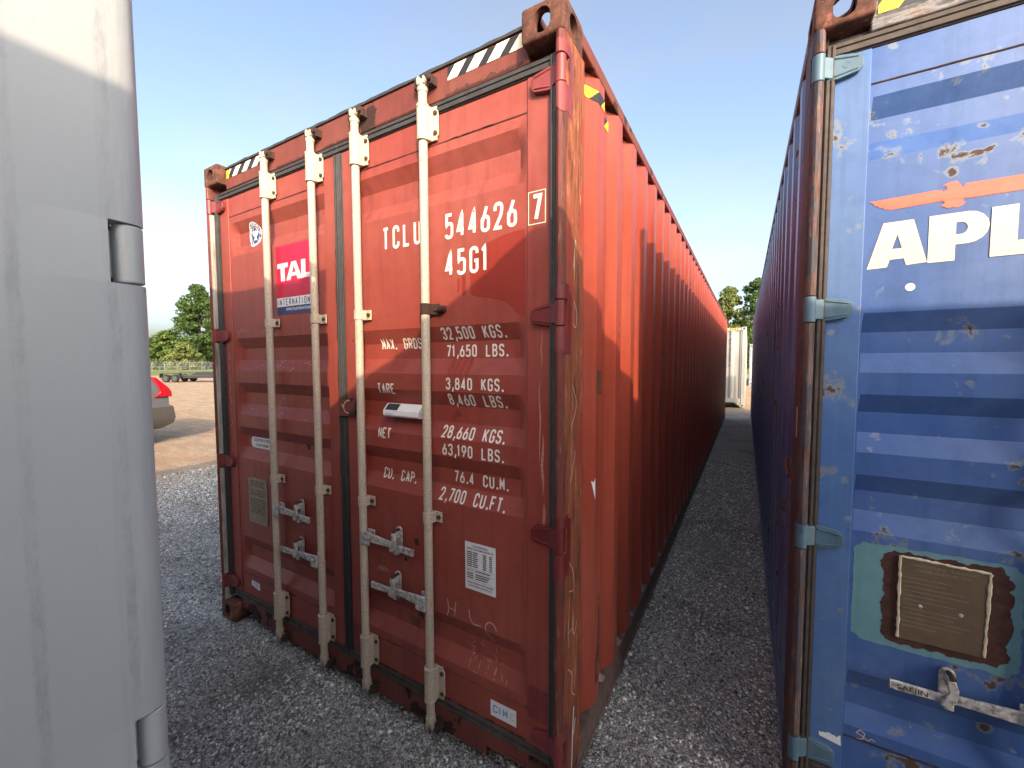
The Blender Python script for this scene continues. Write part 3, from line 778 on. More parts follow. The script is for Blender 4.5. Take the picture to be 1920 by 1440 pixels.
# ------------------------------------------------------------------ ground
def ground_mat():
    n = N('yard_gravel'); P = n.obj()
    x, y, z = n.xyz()
    # grey crushed stone by the containers, tan dirt further out
    wob = n.noise(scale=.35, det=5)
    dl = n.math('ADD', n.math('MULTIPLY', x, -1.0), n.math('MULTIPLY', wob, 3.0))
    t1 = n.ramp(n.math('MULTIPLY', dl, .1), [(.50, 0.), (.66, 1.)])
    dy = n.math('ADD', y, n.math('MULTIPLY', wob, 3.0))
    t2 = n.ramp(n.math('MULTIPLY', dy, .05), [(.66, 0.), (.86, 1.)])
    tan = n.math('MAXIMUM', t1, t2)
    cell = n.voro(scale=95, out='Color'); d1 = n.voro(scale=95); cell2 = n.voro(scale=210, out='Color'); d2 = n.voro(scale=210)
    cg = n.new('ShaderNodeSeparateColor'); n.put(cg.inputs[0], cell); cg2 = n.new('ShaderNodeSeparateColor'); n.put(cg2.inputs[0], cell2)
    mixv = n.math('ADD', n.math('MULTIPLY', cg.outputs[0], .6), n.math('MULTIPLY', cg2.outputs[0], .4))
    stone = n.ramp(mixv, [(.15, S(102, 99, 95)), (.42, S(172, 168, 160)), (.62, S(206, 202, 192)), (.85, S(238, 234, 226))])
    tanst = n.ramp(mixv, [(.15, S(150, 126, 102)), (.5, S(188, 162, 134)), (.85, S(214, 196, 170))])
    tn = n.noise(scale=.9, det=5); tanst = n.mix(n.ramp(tn, [(.45, 0.), (.68, .7)]), tanst, S(186, 146, 112))
    tanst = n.mix(n.ramp(n.noise(n.map((.5, 1.6, 1)), 2.2, 7, .7), [(.42, .45), (.58, 0.)]), tanst, S(140, 112, 88)); tanst = n.mix(n.ramp(n.noise(scale=14, det=6, rough=.75), [(.38, .4), (.52, 0.)]), tanst, S(126, 104, 84))
    big = n.noise(scale=1.7, det=5, rough=.6); stone = n.mix(n.ramp(big, [(.52, 0.), (.72, .7)]), stone, S(112, 102, 90))
    gap = n.ramp(d2, [(.35, 0.), (.62, .5)])
    stone = n.mix(gap, stone, S(74, 70, 66))
    c = n.mix(tan, stone, tanst)
    hgt = n.math('ADD', n.math('MULTIPLY', d1, -1.0), n.math('MULTIPLY', d2, -.6))
    return n.out(c, .9, 0, n.bump(hgt, .9, .012), .25)
G = []
def gz(x, y):
    k = math.exp(-((x + 1) ** 2 + (y - 1) ** 2) / 160)
    return k * (.010 * mnoise.noise(Vector((x * .7, y * .7, 0))) + .006 * mnoise.noise(Vector((x * 2.2, y * 2.2, 4)))) - .006
xs = sorted(set([-600, -300, -150, -80, -40, -24] + [round(-16 + .35 * i, 3) for i in range(63)] + [9, 14, 25, 50, 100, 200, 400, 600]))
ys = sorted(set([-600, -200, -60, -20, -10, -6] + [round(-3 + .35 * i, 3) for i in range(60)] + [20, 26, 35, 50, 80, 150, 300, 600, 900]))
vs = [(x, y, gz(x, y)) for x in xs for y in ys]; k = len(ys)
fs = [(i * k + j, (i + 1) * k + j, (i + 1) * k + j + 1, i * k + j + 1) for i in range(len(xs) - 1) for j in range(k - 1)]
MAT['ground'] = ground_mat()
g = MB().add(vs, fs).build('ground', 'ground', None, 0, 60); g['kind'] = 'structure'

def stone_mat():
    n = N('loose_stones'); r_ = n.island()
    c = n.ramp(r_, [(.0, S(86, 83, 81)), (.28, S(146, 143, 138)), (.52, S(196, 191, 184)), (.74, S(226, 222, 214)), (.9, S(244, 240, 232)), (.965, S(244, 239, 226)), (.98, S(206, 176, 130)), (1.0, S(170, 130, 96))], 'LINEAR')
    c = n.mix(n.ramp(n.noise(scale=2.0, det=4), [(.5, 0.), (.7, .55)]), c, S(110, 100, 90))
    return n.out(c, .85, 0, n.bump(n.noise(scale=300), .3, .001), .3)
MAT['stones'] = stone_mat()
def gravel():
    t = (1 + 5 ** .5) / 2
    ico = np.array([(-1, t, 0), (1, t, 0), (-1, -t, 0), (1, -t, 0), (0, -1, t), (0, 1, t), (0, -1, -t), (0, 1, -t), (t, 0, -1), (t, 0, 1), (-t, 0, -1), (-t, 0, 1)]) / math.hypot(1, t)
    icf = np.array([(0, 11, 5), (0, 5, 1), (0, 1, 7), (0, 7, 10), (0, 10, 11), (1, 5, 9), (5, 11, 4), (11, 10, 2), (10, 7, 6), (7, 1, 8), (3, 9, 4), (3, 4, 2), (3, 2, 6), (3, 6, 8), (3, 8, 9), (4, 9, 5), (2, 4, 11), (6, 2, 10), (8, 6, 7), (9, 8, 1)])
    P = []
    for (x0, x1, y0, y1, dens, lo) in ((-2.2, 3.2, -.95, .12, 4300, .9), (-3.8, -2.2, -.9, 1.6, 2200, 1.1), (-2.6, .05, .12, 2.2, 3300, 1.0), (-4.5, .05, 2.2, 4.2, 900, 1.4), (-4.6, -2.6, .4, 2.2, 1300, 1.3),
                                (2.40, 3.25, .12, 2.6, 4300, .9), (2.40, 3.22, 2.6, 6.5, 1800, 1.2)):
        n = int((x1 - x0) * (y1 - y0) * dens); s_ = np.exp(rng.normal(math.log(.0046 * lo), .36, n)); s_ = np.clip(s_, .0028, .015)
        P.append(np.stack([rng.uniform(x0, x1, n), rng.uniform(y0, y1, n), s_], 1))
    P = np.concatenate(P); n = len(P)
    A = rng.uniform(0, 2 * np.pi, n); sc_ = rng.uniform(.65, 1.35, (n, 3)); sc_[:, 2] *= .75
    Vv = ico[None] * sc_[:, None, :] * (1 + rng.uniform(-.22, .22, (n, 12, 1)))
    tl = rng.uniform(-.5, .5, n); c, s_ = np.cos(tl)[:, None], np.sin(tl)[:, None]
    Vv = np.stack([Vv[..., 0], Vv[..., 1] * c - Vv[..., 2] * s_, Vv[..., 1] * s_ + Vv[..., 2] * c], -1)
    c, s_ = np.cos(A)[:, None], np.sin(A)[:, None]
    Vv = np.stack([Vv[..., 0] * c - Vv[..., 1] * s_, Vv[..., 0] * s_ + Vv[..., 1] * c, Vv[..., 2]], -1) * P[:, 2][:, None, None]
    gzv = np.array([gz(a, b) for a, b in P[:, :2]])
    Vv[..., 0] += P[:, 0][:, None]; Vv[..., 1] += P[:, 1][:, None]; Vv[..., 2] += (gzv + P[:, 2] * .35)[:, None]
    F = (icf[None] + (np.arange(n) * 12)[:, None, None]).reshape(-1, 3)
    o = np_mesh('gravel', Vv.reshape(-1, 3), F, MAT['stones'])
    o['kind'] = 'stuff'; tag(o, 'loose grey crushed stone covering the yard between the containers', 'gravel')
gravel()

# ------------------------------------------------------------------ containers in the yard
red = container('shipping_container', (0, 0, 0), 0, dict(casting='rust', post='post_scratched', post_front='post_front', post_in='pale_strip', header='red_dirty', lip='rubber', sill='red_dirty',
    toprail='red_dirty', botrail='rail_brown', side='red_side', mastic='mastic', roof='red_dirty', door='red', stile='red', seam='red_dirty', rubber='rubber', rubber_b='rubber_brown', hinge='maroon', rod='cream', handle='galv', odd_guide=True, taper=True))
tag(red['root'], 'rust red high-cube shipping container with cream locking rods and white numbers', 'shipping container', 'shipping containers in the yard')
blue = container('shipping_container', (3.148, .46, .012), .0053, dict(casting='rust', post='blue_post', post_front='blue_post', post_in='blue_post', header='blue_header', lip='rust_dark', sill='blue_header',
    toprail='blue_header', botrail='blue_side', side='blue_side', roof='blue_header', door='blue', stile='blue_frame', seam='rust_dark', rubber='rubber_brown', rubber_b='rubber_brown', hinge='blue_hinge', rod='galv', handle='galv', left_handle=True))
tag(blue['root'], 'blue rust-spotted shipping container with orange eagle and large cream letters', 'shipping container', 'shipping containers in the yard')
GM = dict(casting='grey', post='grey', post_front='grey', post_in='grey', header='grey', lip='grey', sill='grey', toprail='grey', botrail='grey', side='grey', roof='grey', door='grey', stile='grey', seam='grey', rubber='rubber', rubber_b='rubber', hinge='grey', rod='grey', handle='galv')
grey = container('shipping_container', (2.18, -1.015, 0), math.pi, GM, length=6.058, hz=[2.69, 1.903, 1.116, .33])
grey['root'].scale.z = .97; tag(grey['root'], 'smooth light grey container corner post filling the left edge of the view', 'shipping container', 'shipping containers in the yard')
GM2 = {k_: ('greycont' if v_ == 'grey' else v_) for k_, v_ in GM.items()}
RM = {k_: ('white_r' if v_ == 'grey' else v_) for k_, v_ in GM.items()}
rear = container('shipping_container', (3.335 + W, -.973, 0), math.pi, RM, length=6.058)
rear['root'].scale.z = .965; tag(rear['root'], 'white container just outside the frame whose shadow crosses the red doors', 'shipping container', 'shipping containers in the yard')
WM = {k_: ('white_c' if v_ == 'grey' else v_) for k_, v_ in GM.items()}
white = container('shipping_container', (2.915, 15.47 + 12.192, .03), math.pi, WM, rods=False)
tag(white['root'], 'white container seen through the gap, its end wall half in shade', 'shipping container', 'shipping containers in the yard')
far = container('shipping_container', (3.06, 31.5, 0), 0, GM2, rods=False)
tag(far['root'], 'far light grey container behind the white one, beside the blue wall', 'shipping container', 'shipping containers in the yard')

# ---- red container: lettering and stickers
DL, DR = red['door']; RT = red['root']
class Words(list):
    def build(s, *a):
        for w_ in s: w_.build(*a)
def txt(t, z, h, **k):
    if ' ' in t:
        w = k.get('w', h * .46); gap = k.get('gap', h * .22); sp = k.get('space', w)
        def adv(c): return sp if c == ' ' else (w * .42 if c in '.,' else (w * .62 if c in '1I' else w))
        tot = sum(adv(c) for c in t) + gap * (len(t) - 1)
        x = k.pop('right') - tot if 'right' in k else k.pop('x'); out = Words()
        k.pop('space', None)
        for wd_ in t.split(' '):
            out.append(txt(wd_, z, h, x=x, **k)); x += sum(adv(c) for c in wd_) + gap * len(wd_) + sp + gap
        return out
    return strokes(t, k.pop('x', 0), z, h, k.pop('w', h * .46), k.pop('gap', h * .22), k.pop('sw', h * .155), on_door, **k)
txt('TCLU', 2.194, .103, x=1.517, w=.042, gap=.0225, sw=.0135).build('lettering', 'white_print', DR)
txt('544626', 2.190, .104, x=1.884, w=.0435, gap=.0165, sw=.0135).build('lettering', 'white_print', DR)
txt('7', 2.192, .095, x=2.292, w=.042, gap=0, sw=.0145).build('lettering', 'white_print', DR)
bx = MB()
ribbon(bx, [(2.279, 2.182), (2.347, 2.182), (2.347, 2.297), (2.279, 2.297), (2.279, 2.182)], .0035, on_door); bx.build('lettering', 'cream_print', DR)
txt('45G1', 2.038, .106, x=1.884, w=.0445, gap=.0175, sw=.0135).build('lettering', 'white_print', DR)
for t, z, sp_ in (('32,500 KGS.', 1.779, .03), ('71,650 LBS.', 1.705, .03), ('3,840 KGS.', 1.567, .03), ('8,460 LBS.', 1.499, .03), ('28,660 KGS.', 1.360, .03), ('63,190 LBS.', 1.286, .03), ('76.4 CU.M.', 1.163, .032), ('2,700 CU.FT.', 1.084, .03)):
    txt(t, z, .051, right=2.166, w=.0245, gap=.0072, sw=.0072, space=sp_).build('lettering', 'white_print', DR)
for t, z in (('MAX. GROSS', 1.743), ('TARE', 1.535), ('NET', 1.324), ('CU. CAP.', 1.124)):
    txt(t, z, .050, x=1.462, w=.0238, gap=.0055, sw=.0068, space=.036).build('lettering', 'white_print', DR)

def poly_on(parent, loops, name, mat, fn=None, lift=0.0):
    fn = fn or on_door
    return onto(MB(), fill2d(loops), lambda a, b: (fn(a, b)[0], fn(a, b)[1] - lift, fn(a, b)[2])).build(name, mat, parent, 0, 0)
def rect_on(parent, x0, x1, z0, z1, name, mat, lift=0, fn=None, nx=1, nz_=1):
    fn = fn or on_door
    return onto(MB(), rect2d(x0, x1, z0, z1, nx, nz_), lambda a, b: (fn(a, b)[0], fn(a, b)[1] - lift, fn(a, b)[2])).build(name, mat, parent, 0, 0)
# fresh paint runs below the numbers
def capsule(x0, z0, x1, z1, w, n=7):
    d = Vector((x1 - x0, z1 - z0)); L_ = d.length; d.normalize(); nn = Vector((-d.y, d.x)); P = []
    for i in range(n + 1): a = math.pi * i / n; q = Vector((x1, z1)) + nn * math.cos(a) * w / 2 + d * math.sin(a) * w / 2; P.append((q.x, q.y))
    for i in range(n + 1): a = math.pi * i / n; q = Vector((x0, z0)) - nn * math.cos(a) * w / 2 - d * math.sin(a) * w / 2; P.append((q.x, q.y))
    return P
poly_on(DR, [[(2.005, 2.10), (2.012, 1.975), (2.017, 1.956), (2.028, 1.948), (2.05, 1.944), (2.10, 1.936), (2.15, 1.925), (2.19, 1.905), (2.215, 1.880), (2.235, 1.862), (2.262, 1.858), (2.262, 2.175), (2.21, 2.172), (2.16, 2.165), (2.10, 2.15), (2.05, 2.12)]], 'paint_run', 'red_gloss', lift=-.0008)
for cp in (capsule(1.978, 2.03, 1.979, 1.962, .020), capsule(1.952, 2.02, 1.952, 1.975, .013)): poly_on(DR, [cp], 'paint_run', 'red_gloss', lift=-.0008)
mb = MB()
for i in range(7): onto(mb, fill2d([capsule(1.545 + i * .0145, 1.692, 1.535 + i * .0145, 1.646, .0085)]), lambda a, b: (a, door_y(a, b) - .0008, b))
mb.build('paint_run', 'red_gloss', DR, 0, 0)['kind'] = 'stuff'; mb = MB()
for i in range(4): onto(mb, fill2d([capsule(1.905 + i * .030, 1.694, 1.895 + i * .030, 1.640, .022)]), lambda a, b: (a, door_y(a, b) - .0008, b))
mb.build('paint_run', 'red_gloss', DR, 0, 0)['kind'] = 'stuff'
# left door: crimson sticker, round badge, labels, plate
rect_on(DL, .657, 1.035, 2.0455, 2.331, 'sticker', 'crimson', 0)
rect_on(DL, .657, 1.035, 1.9965, 2.045, 'sticker', 'sticker_white', 0)
rect_on(DL, .657, 1.035, 1.953, 1.996, 'sticker', 'navy', 0)
def tal(x, z, w, h):
    p = lambda L_: [(x + a * w, z + b * h) for a, b in L_]
    T = [(0, .74), (0, 1), (.34, 1), (.34, .74), (.235, .74), (.235, 0), (.105, 0), (.105, .74)]
    A = [(.28, 0), (.46, 1), (.60, 1), (.78, 0), (.64, 0), (.61, .2), (.445, .2), (.415, 0)]; Ah = [(.475, .40), (.53, .78), (.585, .40)]
    Lz = [(.76, 0), (.76, 1), (.89, 1), (.89, .25), (1.06, .25), (1.06, 0)]
    return [p(T)], [p(A), p(Ah)], [p(Lz)]
for k_, lp in enumerate(tal(.672, 2.138, .292, .098)): poly_on(DL, lp, 'lettering', 'sticker_white', lift=.0006 + .0003 * k_)
strokes('INTERNATIONAL', .664, 2.002, .037, .0195, .0098, .0052, lambda a, b: (a, DY - .0024, b)).build('lettering', 'navy', DL)
onto(MB(), text2d('WWW.TALINTERNATIONAL.COM', .021, .27, .0004), lambda a, b: (a + .745, DY - .0024, b + .972)if False else (a + .745, DY - .0024, b + 1.972)).build('lettering', 'sticker_white', DL, 0, 0)
def badge(cx, cz, rx, rz):
    b = lambda l: (lambda a, c: (a, door_y(a, c) - .0016 - l, c))
    onto(MB(), disc2d(cx, cz, rx, rz, 5, 36), b(0)).build('sticker', 'sticker_white', DL, 0, 0)
    onto(MB(), disc2d(cx, cz, rx * .93, rz * .93, 5, 36), b(.0004)).build('sticker', 'navy', DL, 0, 0)
    mb = MB(); onto(mb, disc2d(cx, cz, rx * .64, rz * .64, 1, 36, .95), b(.0008))
    word = 'AMERICAN BUREAU OF SHIPPING '
    for i, ch in enumerate(word):
        if ch == ' ': continue
        a = math.radians(215) - 2 * math.pi * i / len(word) * .98
        v2, f2 = text2d(ch, .026, None, .0008, 'CENTER'); ca, sa = math.cos(a - math.pi / 2), math.sin(a - math.pi / 2)
        onto(mb, (v2, f2), lambda p, q: b(.0008)(cx + rx * .70 * math.cos(a) + (p * ca - q * sa) * .9, cz + rz * .70 * math.sin(a) + (p * sa + q * ca)))
    # standing eagle with spread wings
    eg = [(0, .42), (.10, .34), (.08, .24), (.34, .40), (.50, .22), (.40, .02), (.22, -.10), (.12, -.12), (.20, -.34), (.30, -.46), (.06, -.40), (-.06, -.40), (-.30, -.46), (-.20, -.34), (-.12, -.12), (-.22, -.10), (-.40, .02), (-.50, .22), (-.34, .40), (-.08, .24), (-.12, .32)]
    onto(mb, fill2d([[(cx + p * rx, cz + q * rz) for p, q in eg]]), b(.0008))
    mb.build('lettering', 'sticker_white', DL, 0, 0)
badge(.394, 2.452, .067, .072)
GI = DY + GD - .0016
def pill(x0, x1, z0, z1, n=8):
    rr = (z1 - z0) / 2 * .8; P = []
    for (cx, cz, a0) in ((x1 - rr, z1 - rr, 0), (x0 + rr, z1 - rr, 90), (x0 + rr, z0 + rr, 180), (x1 - rr, z0 + rr, 270)):
        for i in range(n + 1): a = math.radians(a0 + 90 * i / n); P.append((cx + rr * math.cos(a), cz + rr * math.sin(a)))
    return P
onto(MB(), fill2d([pill(.262, .512, 1.147, 1.216)]), lambda a, b: (a, GI, b)).build('sticker', 'sticker_white', DL, 0, 0)
mb = MB(); onto(mb, text2d('CORTEN STEEL', .024, .185, .0004), lambda a, b: (a + .292, GI - .0006, b + 1.189)); onto(mb, text2d('CONTAINER', .024, .145, .0004), lambda a, b: (a + .312, GI - .0006, b + 1.158))
mb.build('lettering', 'black_print', DL, 0, 0)
pl = MB().prism([(.284, .682), (.486, .682), (.492, .73), (.490, .965), (.45, .969), (.30, .967), (.284, .955)], .0545, .0585, 'y').build('data_plate', 'old_plate', DL, .001)
mb = MB(); rr = random.Random(5)
for i in range(15):
    z = .945 - i * .014
    if i in (3, 7): continue
    x = .305
    while x < .46:
        w = rr.uniform(.01, .035); onto(mb, rect2d(x, min(x + w, .468), z, z + .0055), lambda a, b: (a, .0539, b)); x += w + .006
mb.build('plate_print', 'bolt', DL, 0, 0)['kind'] = 'stuff'
bx = MB(); ribbon(bx, [(.36, .98), (.36, 1.02), (.62, 1.02)], .0025, on_door); bx.build('pencil_mark', 'red_dirty', DL)
poly_on(DL, [[(.268, .262), (.276, .296), (.32, .294), (.366, .290), (.370, .250), (.345, .246), (.30, .256)]], 'sticker', 'sticker_white')
bx = MB(); ribbon(bx, [(.29, .29), (.315, .278), (.33, .262), (.34, .25)], .003, on_door, lift=.0005); ribbon(bx, [(.32, .29), (.335, .276), (.36, .27)], .003, on_door, lift=.0005); bx.build('sticker_scrawl', 'bolt', DL)
# right door: data sticker, maker sticker, chalk, tracker, latch plate
rect_on(DR, 1.974, 2.127, .730, .933, 'sticker', 'sticker_white')
mb = MB(); fr = lambda a, b: (a, door_y(a, b) - .0022, b)
def tline(t, x, z, h, w): onto(mb, text2d(t, h, w, .0002), lambda a, b: fr(a + x, b + z))
tline('CHINA INTERNATIONAL', 2.012, .915, .0105, .078); tline('MARINE CONTAINERS (GROUP) LTD.', 1.985, .902, .0105, .132)
for i in range(8):
    z = .889 - i * .0085
    for (x0, x1) in ((1.984, 2.012), (2.015, 2.040 - .003 * (i % 3)), (2.064, 2.082), (2.096, 2.110)): onto(mb, rect2d(x0, x1, z, z + .0042), fr)
tline('MODEL No.', 1.984, .812, .0085, .034); onto(mb, rect2d(2.026, 2.100, .812, .8165), fr)
for i in range(3):
    z = .797 - i * .009; onto(mb, rect2d(1.984, 2.016, z, z + .0045), fr); onto(mb, rect2d(2.026, 2.098 - .006 * i, z, z + .0045), fr)
for z in (.806, .771, .822): onto(mb, rect2d(1.979, 2.122, z, z + .0008), fr)
tline('CHINA INTERNATIONAL MARINE', 1.984, .757, .0105, .132); tline('CONTAINERS (GROUP) LTD.', 1.99, .744, .0105, .12)
mb.build('lettering', 'black_print', DR, 0, 0)
rect_on(DR, 2.099, 2.221, .222, .290, 'sticker', 'sticker_white')
MAT['faded_blue'] = plain('faded_blue_print', S(110, 150, 190), .5, 0, .1); MAT['faded_grey'] = plain('faded_grey_print', S(196, 200, 206), .5, 0, .1)
strokes('CIM', 2.110, .240, .034, .0235, .005, .0062, fr).build('lettering', 'faded_blue', DR)
strokes('C', 2.192, .240, .034, .0215, .005, .0062, fr).build('lettering', 'faded_grey', DR)
ck = MB()
for L_ in ([(1.876, .652), (1.884, .600), (1.872, .575)], [(1.922, .650), (1.914, .585)], [(1.880, .614), (1.921, .610)], [(1.992, .640), (1.996, .602), (2.012, .580), (2.052, .586)], [(2.130, .590), (2.118, .612), (2.095, .618), (2.074, .600), (2.078, .560), (2.105, .520)]):
    ribbon(ck, soft(L_), .0035, fr)
ck.build('chalk_mark', 'chalk', DR)['kind'] = 'stuff'
ck = MB(); rr = random.Random(9)
for i in range(26):
    x = rr.uniform(1.98, 2.2); z = rr.uniform(.37, .50); a = rr.uniform(-1, 1); l = rr.uniform(.006, .03); ribbon(ck, [(x, z), (x + l * a, z + l * (1 - abs(a)))], .0014, fr)
for i in range(5):
    x = 1.44 + .012 * i; ribbon(ck, [(x, .668), (x + .014, .690 + .006 * (i % 2)), (x + .03, .676)], .002, fr)
ck.build('chalk_mark', 'chalk', DR)['kind'] = 'stuff'
ck = MB()
for i in range(30):
    x = rr.uniform(.22, .95); z = rr.choice([1.66, 1.68, 1.75, 1.53, 1.46, 1.38, 1.87]) + rr.uniform(-.012, .012); l = rr.uniform(.01, .05)
    ribbon(ck, [(x, z), (x + l * .5, z + l * .7 * rr.uniform(-1, 1)), (x + l, z + l * .2)], .0016, fr)
for i in range(8):
    z = 1.82 - i * .07; ribbon(ck, [(.11 + .006 * math.sin(i * 2.1), z), (.118 + .008 * math.sin(i * 3), z - .035), (.105, z - .055)], .004, fr)
ck.build('chalk_mark', 'chalk', DL)['kind'] = 'stuff'
body = [(.0935, 1.490), (.064, 1.492), (.036, 1.462), (.034, 1.440), (.044, 1.431), (.0935, 1.431)]
tk = MB().prism(body, 1.522, 1.742, 'x').build('tracker_box', 'sticker_white', DR, .003)
def onslope(x, t): return (x, .064 + (.036 - .064) * t - .0012, 1.492 + (1.462 - 1.492) * t + .0008)
mb = MB(); mb.add([onslope(1.535, .94), onslope(1.612, .94), onslope(1.612, .06), onslope(1.535, .06)], [(0, 1, 2, 3)]); mb.build('solar_cell', 'black_print', DR)
mb = MB()
for i in range(5): mb.box(1.7405, 1.7428, .050 + i * .008, .054 + i * .008, 1.440, 1.458 + i * .005)
for i in range(9): mb.box(1.54 + i * .006, 1.544 + i * .006, .0335, .0345, 1.444, 1.450)
mb.build('tracker_print', 'faded_grey', DR)
MB().box(1.204, 1.326, .036, .046, 1.414, 1.508).box(1.222, 1.300, .0455, .055, 1.43, 1.49).build('latch_plate', 'red_dirty', DR, .004)
ck = MB(); ribbon(ck, soft([(1.292, 1.496), (1.262, 1.492), (1.243, 1.466), (1.252, 1.438), (1.285, 1.430)]), .0055, lambda a, b: (a, .0345, b)); ribbon(ck, [(1.232, 1.475), (1.246, 1.455)], .008, lambda a, b: (a, .0345, b)); ck.build('chalk_mark', 'chalk', DR)['kind'] = 'stuff'
# seal glue smears and sooty stains along the lower seal
def clip_x(poly, xa, xb):
    for (lim, keep) in ((xa, 1), (xb, -1)):
        out = []
        for i, p in enumerate(poly):
            q = poly[(i + 1) % len(poly)]; pi_ = (p[0] - lim) * keep >= 0; qi = (q[0] - lim) * keep >= 0
            if pi_: out.append(p)
            if pi_ != qi: t = (lim - p[0]) / (q[0] - p[0]); out.append((lim, p[1] + t * (q[1] - p[1])))
        poly = out
        if not poly: return []
    return poly
def hazard(parent, x0, x1, z0, z1, per, wid, slant, base, stripe, yf, ph=0, name='hazard_tape'):
    rect_on(parent, x0, x1, z0, z1, name, base, fn=lambda a, b: (a, yf - .0012, b))
    mb = MB(); x = x0 - slant - per + ph
    while x < x1 + per:
        p = clip_x([(x, z0), (x + wid, z0), (x + wid + slant, z1), (x + slant, z1)], x0, x1)
        if len(p) > 2: mb.add([(a, yf - .0019, b) for a, b in p], [tuple(range(len(p)))])
        x += per
    mb.build(name, stripe, parent, 0, 0)
hazard(red['header'], 1.912, 2.270, 2.814, 2.8655, .098, .056, .046, 'black_print', 'pale_yellow', .053, .038)
hazard(red['header'], .20, .55, 2.816, 2.8655, .110, .056, .050, 'black_print', 'pale_yellow', .053, .085)
rect_on(red['header'], .168, .199, 2.816, 2.8655, 'hazard_tape', 'yellow_print', fn=lambda a, b: (a, .0518, b))
def side_u(y):
    if y < .31: return .040
    if y < .378: return .040 - .034 * (y - .31) / .068
    t = (y - .45) % .2865 if y >= .45 else .2865
    if t < .068: return .006 + .034 * t / .068
    if t < .146: return .040
    if t < .2145: return .040 - .034 * (t - .146) / .0685
    return .006
mats_h = [MB(), MB()]
for i in range(130):
    y0 = .195 + i * .0036; y1 = y0 + .0036
    if side_u(y1) > side_u(y0) + 1e-6: continue
    for j in range(22):
        z0 = 2.738 + j * .0020; z1 = z0 + .0020
        c_ = int(math.floor(((y0 + y1) / 2 * .9 - z0) / .066)) % 2
        if y0 > .60 or y0 < .23: continue
        mats_h[c_].add([(W - side_u(y0) + .0018, y0, z0), (W - side_u(y1) + .0018, y1, z0), (W - side_u(y1) + .0018, y1, z1), (W - side_u(y0) + .0018, y0, z1)], [(0, 1, 2, 3)])
mats_h[0].build('hazard_tape', 'yellow_print', RT, 0, 0); mats_h[1].build('hazard_tape', 'black_print', RT, 0, 0)
def on_side(y, z): return (W - side_u(y) + .002, y, z)
def side_patch(pts, name, mat):
    MB().add([on_side(*p) for p in pts], [tuple(range(len(pts)))]).build(name, mat, RT, 0, 0)
side_patch([(.352, 1.178), (.366, 1.168), (.374, 1.186), (.376, 1.09)], 'torn_sticker', 'sticker_white')
side_patch([(.384, 1.545), (.44, 1.545), (.44, 1.645), (.384, 1.645)], 'sticker_residue', 'rust')
mb = MB(); mb.add([on_side(.40, .24), on_side(.445, .26), on_side(.448, .44), on_side(.44, .62), on_side(.425, .66), on_side(.42, .42), on_side(.396, .36)], [(0, 1, 2, 3, 4, 5, 6)]); mb.build('bare_metal_scrape', 'rust', RT, 0, 0)
ck = MB(); pf = lambda a, b: (W + .0014, a, b)
def sideribbon(pts, w):
    t = MB(); ribbon(t, soft(pts, 3), w, lambda a, b: (a, 0, b)); ck.add([(W + .0014, v[0], v[2]) for v in t.v], t.f)
for L_ in ([(.062, .735), (.066, .63)], [(.062, .685), (.105, .680)], [(.108, .73), (.104, .67), (.128, .64), (.150, .69)], [(.07, .95), (.11, .90), (.12, .82), (.07, .84)], [(.10, 1.90), (.13, 1.86), (.12, 1.80), (.09, 1.82)], [(.09, 1.60), (.14, 1.52), (.08, 1.45)], [(.06, .55), (.11, .50), (.09, .44), (.13, .40)], [(.12, 1.35), (.08, 1.25)], [(.11, 2.12), (.09, 2.02)]):
    sideribbon(L_, .0038)
ck.build('chalk_mark', 'chalk', RT)['kind'] = 'stuff'
ck = MB(); sideribbon([(.121, .36), (.112, .28), (.107, .20), (.103, .12)], .009); sideribbon([(.140, .30), (.116, .25)], .007); ck.build('paint_line', 'sticker_white', RT)
# touch-up paint round the hinge pins on the posts
arc = [(-.0015, .078), (-.0015, .026), (.0020, .0108), (.0090, .0020), (.0180, -.0015), (.0270, .0010), (.0345, .0090), (.0380, .0215)]
for sd_ in (1,):
    for z in HZ:
        for (z0, z1, yb) in ((z + .048, z + .048 + .045, .055), (z - .048 - .085, z - .048, .070)):
            pts = [(W - p[0] if sd_ else p[0], min(p[1], yb)) for p in arc]; n = len(pts)
            jag = [(z0 + (random.uniform(-.012, .012) if z0 < z else 0), z1 + (random.uniform(-.012, .012) if z1 > z else 0)) for _ in pts]
            vs = [(p[0], p[1], q[0]) for p, q in zip(pts, jag)] + [(p[0], p[1], q[1]) for p, q in zip(pts, jag)]
            fs = [(i, n + i, n + i + 1, i + 1) for i in range(n - 1)]
            if not sd_: fs = [q[::-1] for q in fs]
            MB().add(vs, fs).build('touch_up_paint', 'maroon', RT, 0, 30)
        yb = [( .050, z - .06), (.078, z - .10), (.080, z + .07), (.050, z + .075)]
        X0 = W + .0016 if sd_ else -.0016
        MB().add([(X0, a, b) for a, b in yb], [(0, 1, 2, 3) if sd_ else (3, 2, 1, 0)]).build('touch_up_paint', 'maroon', RT, 0, 0)

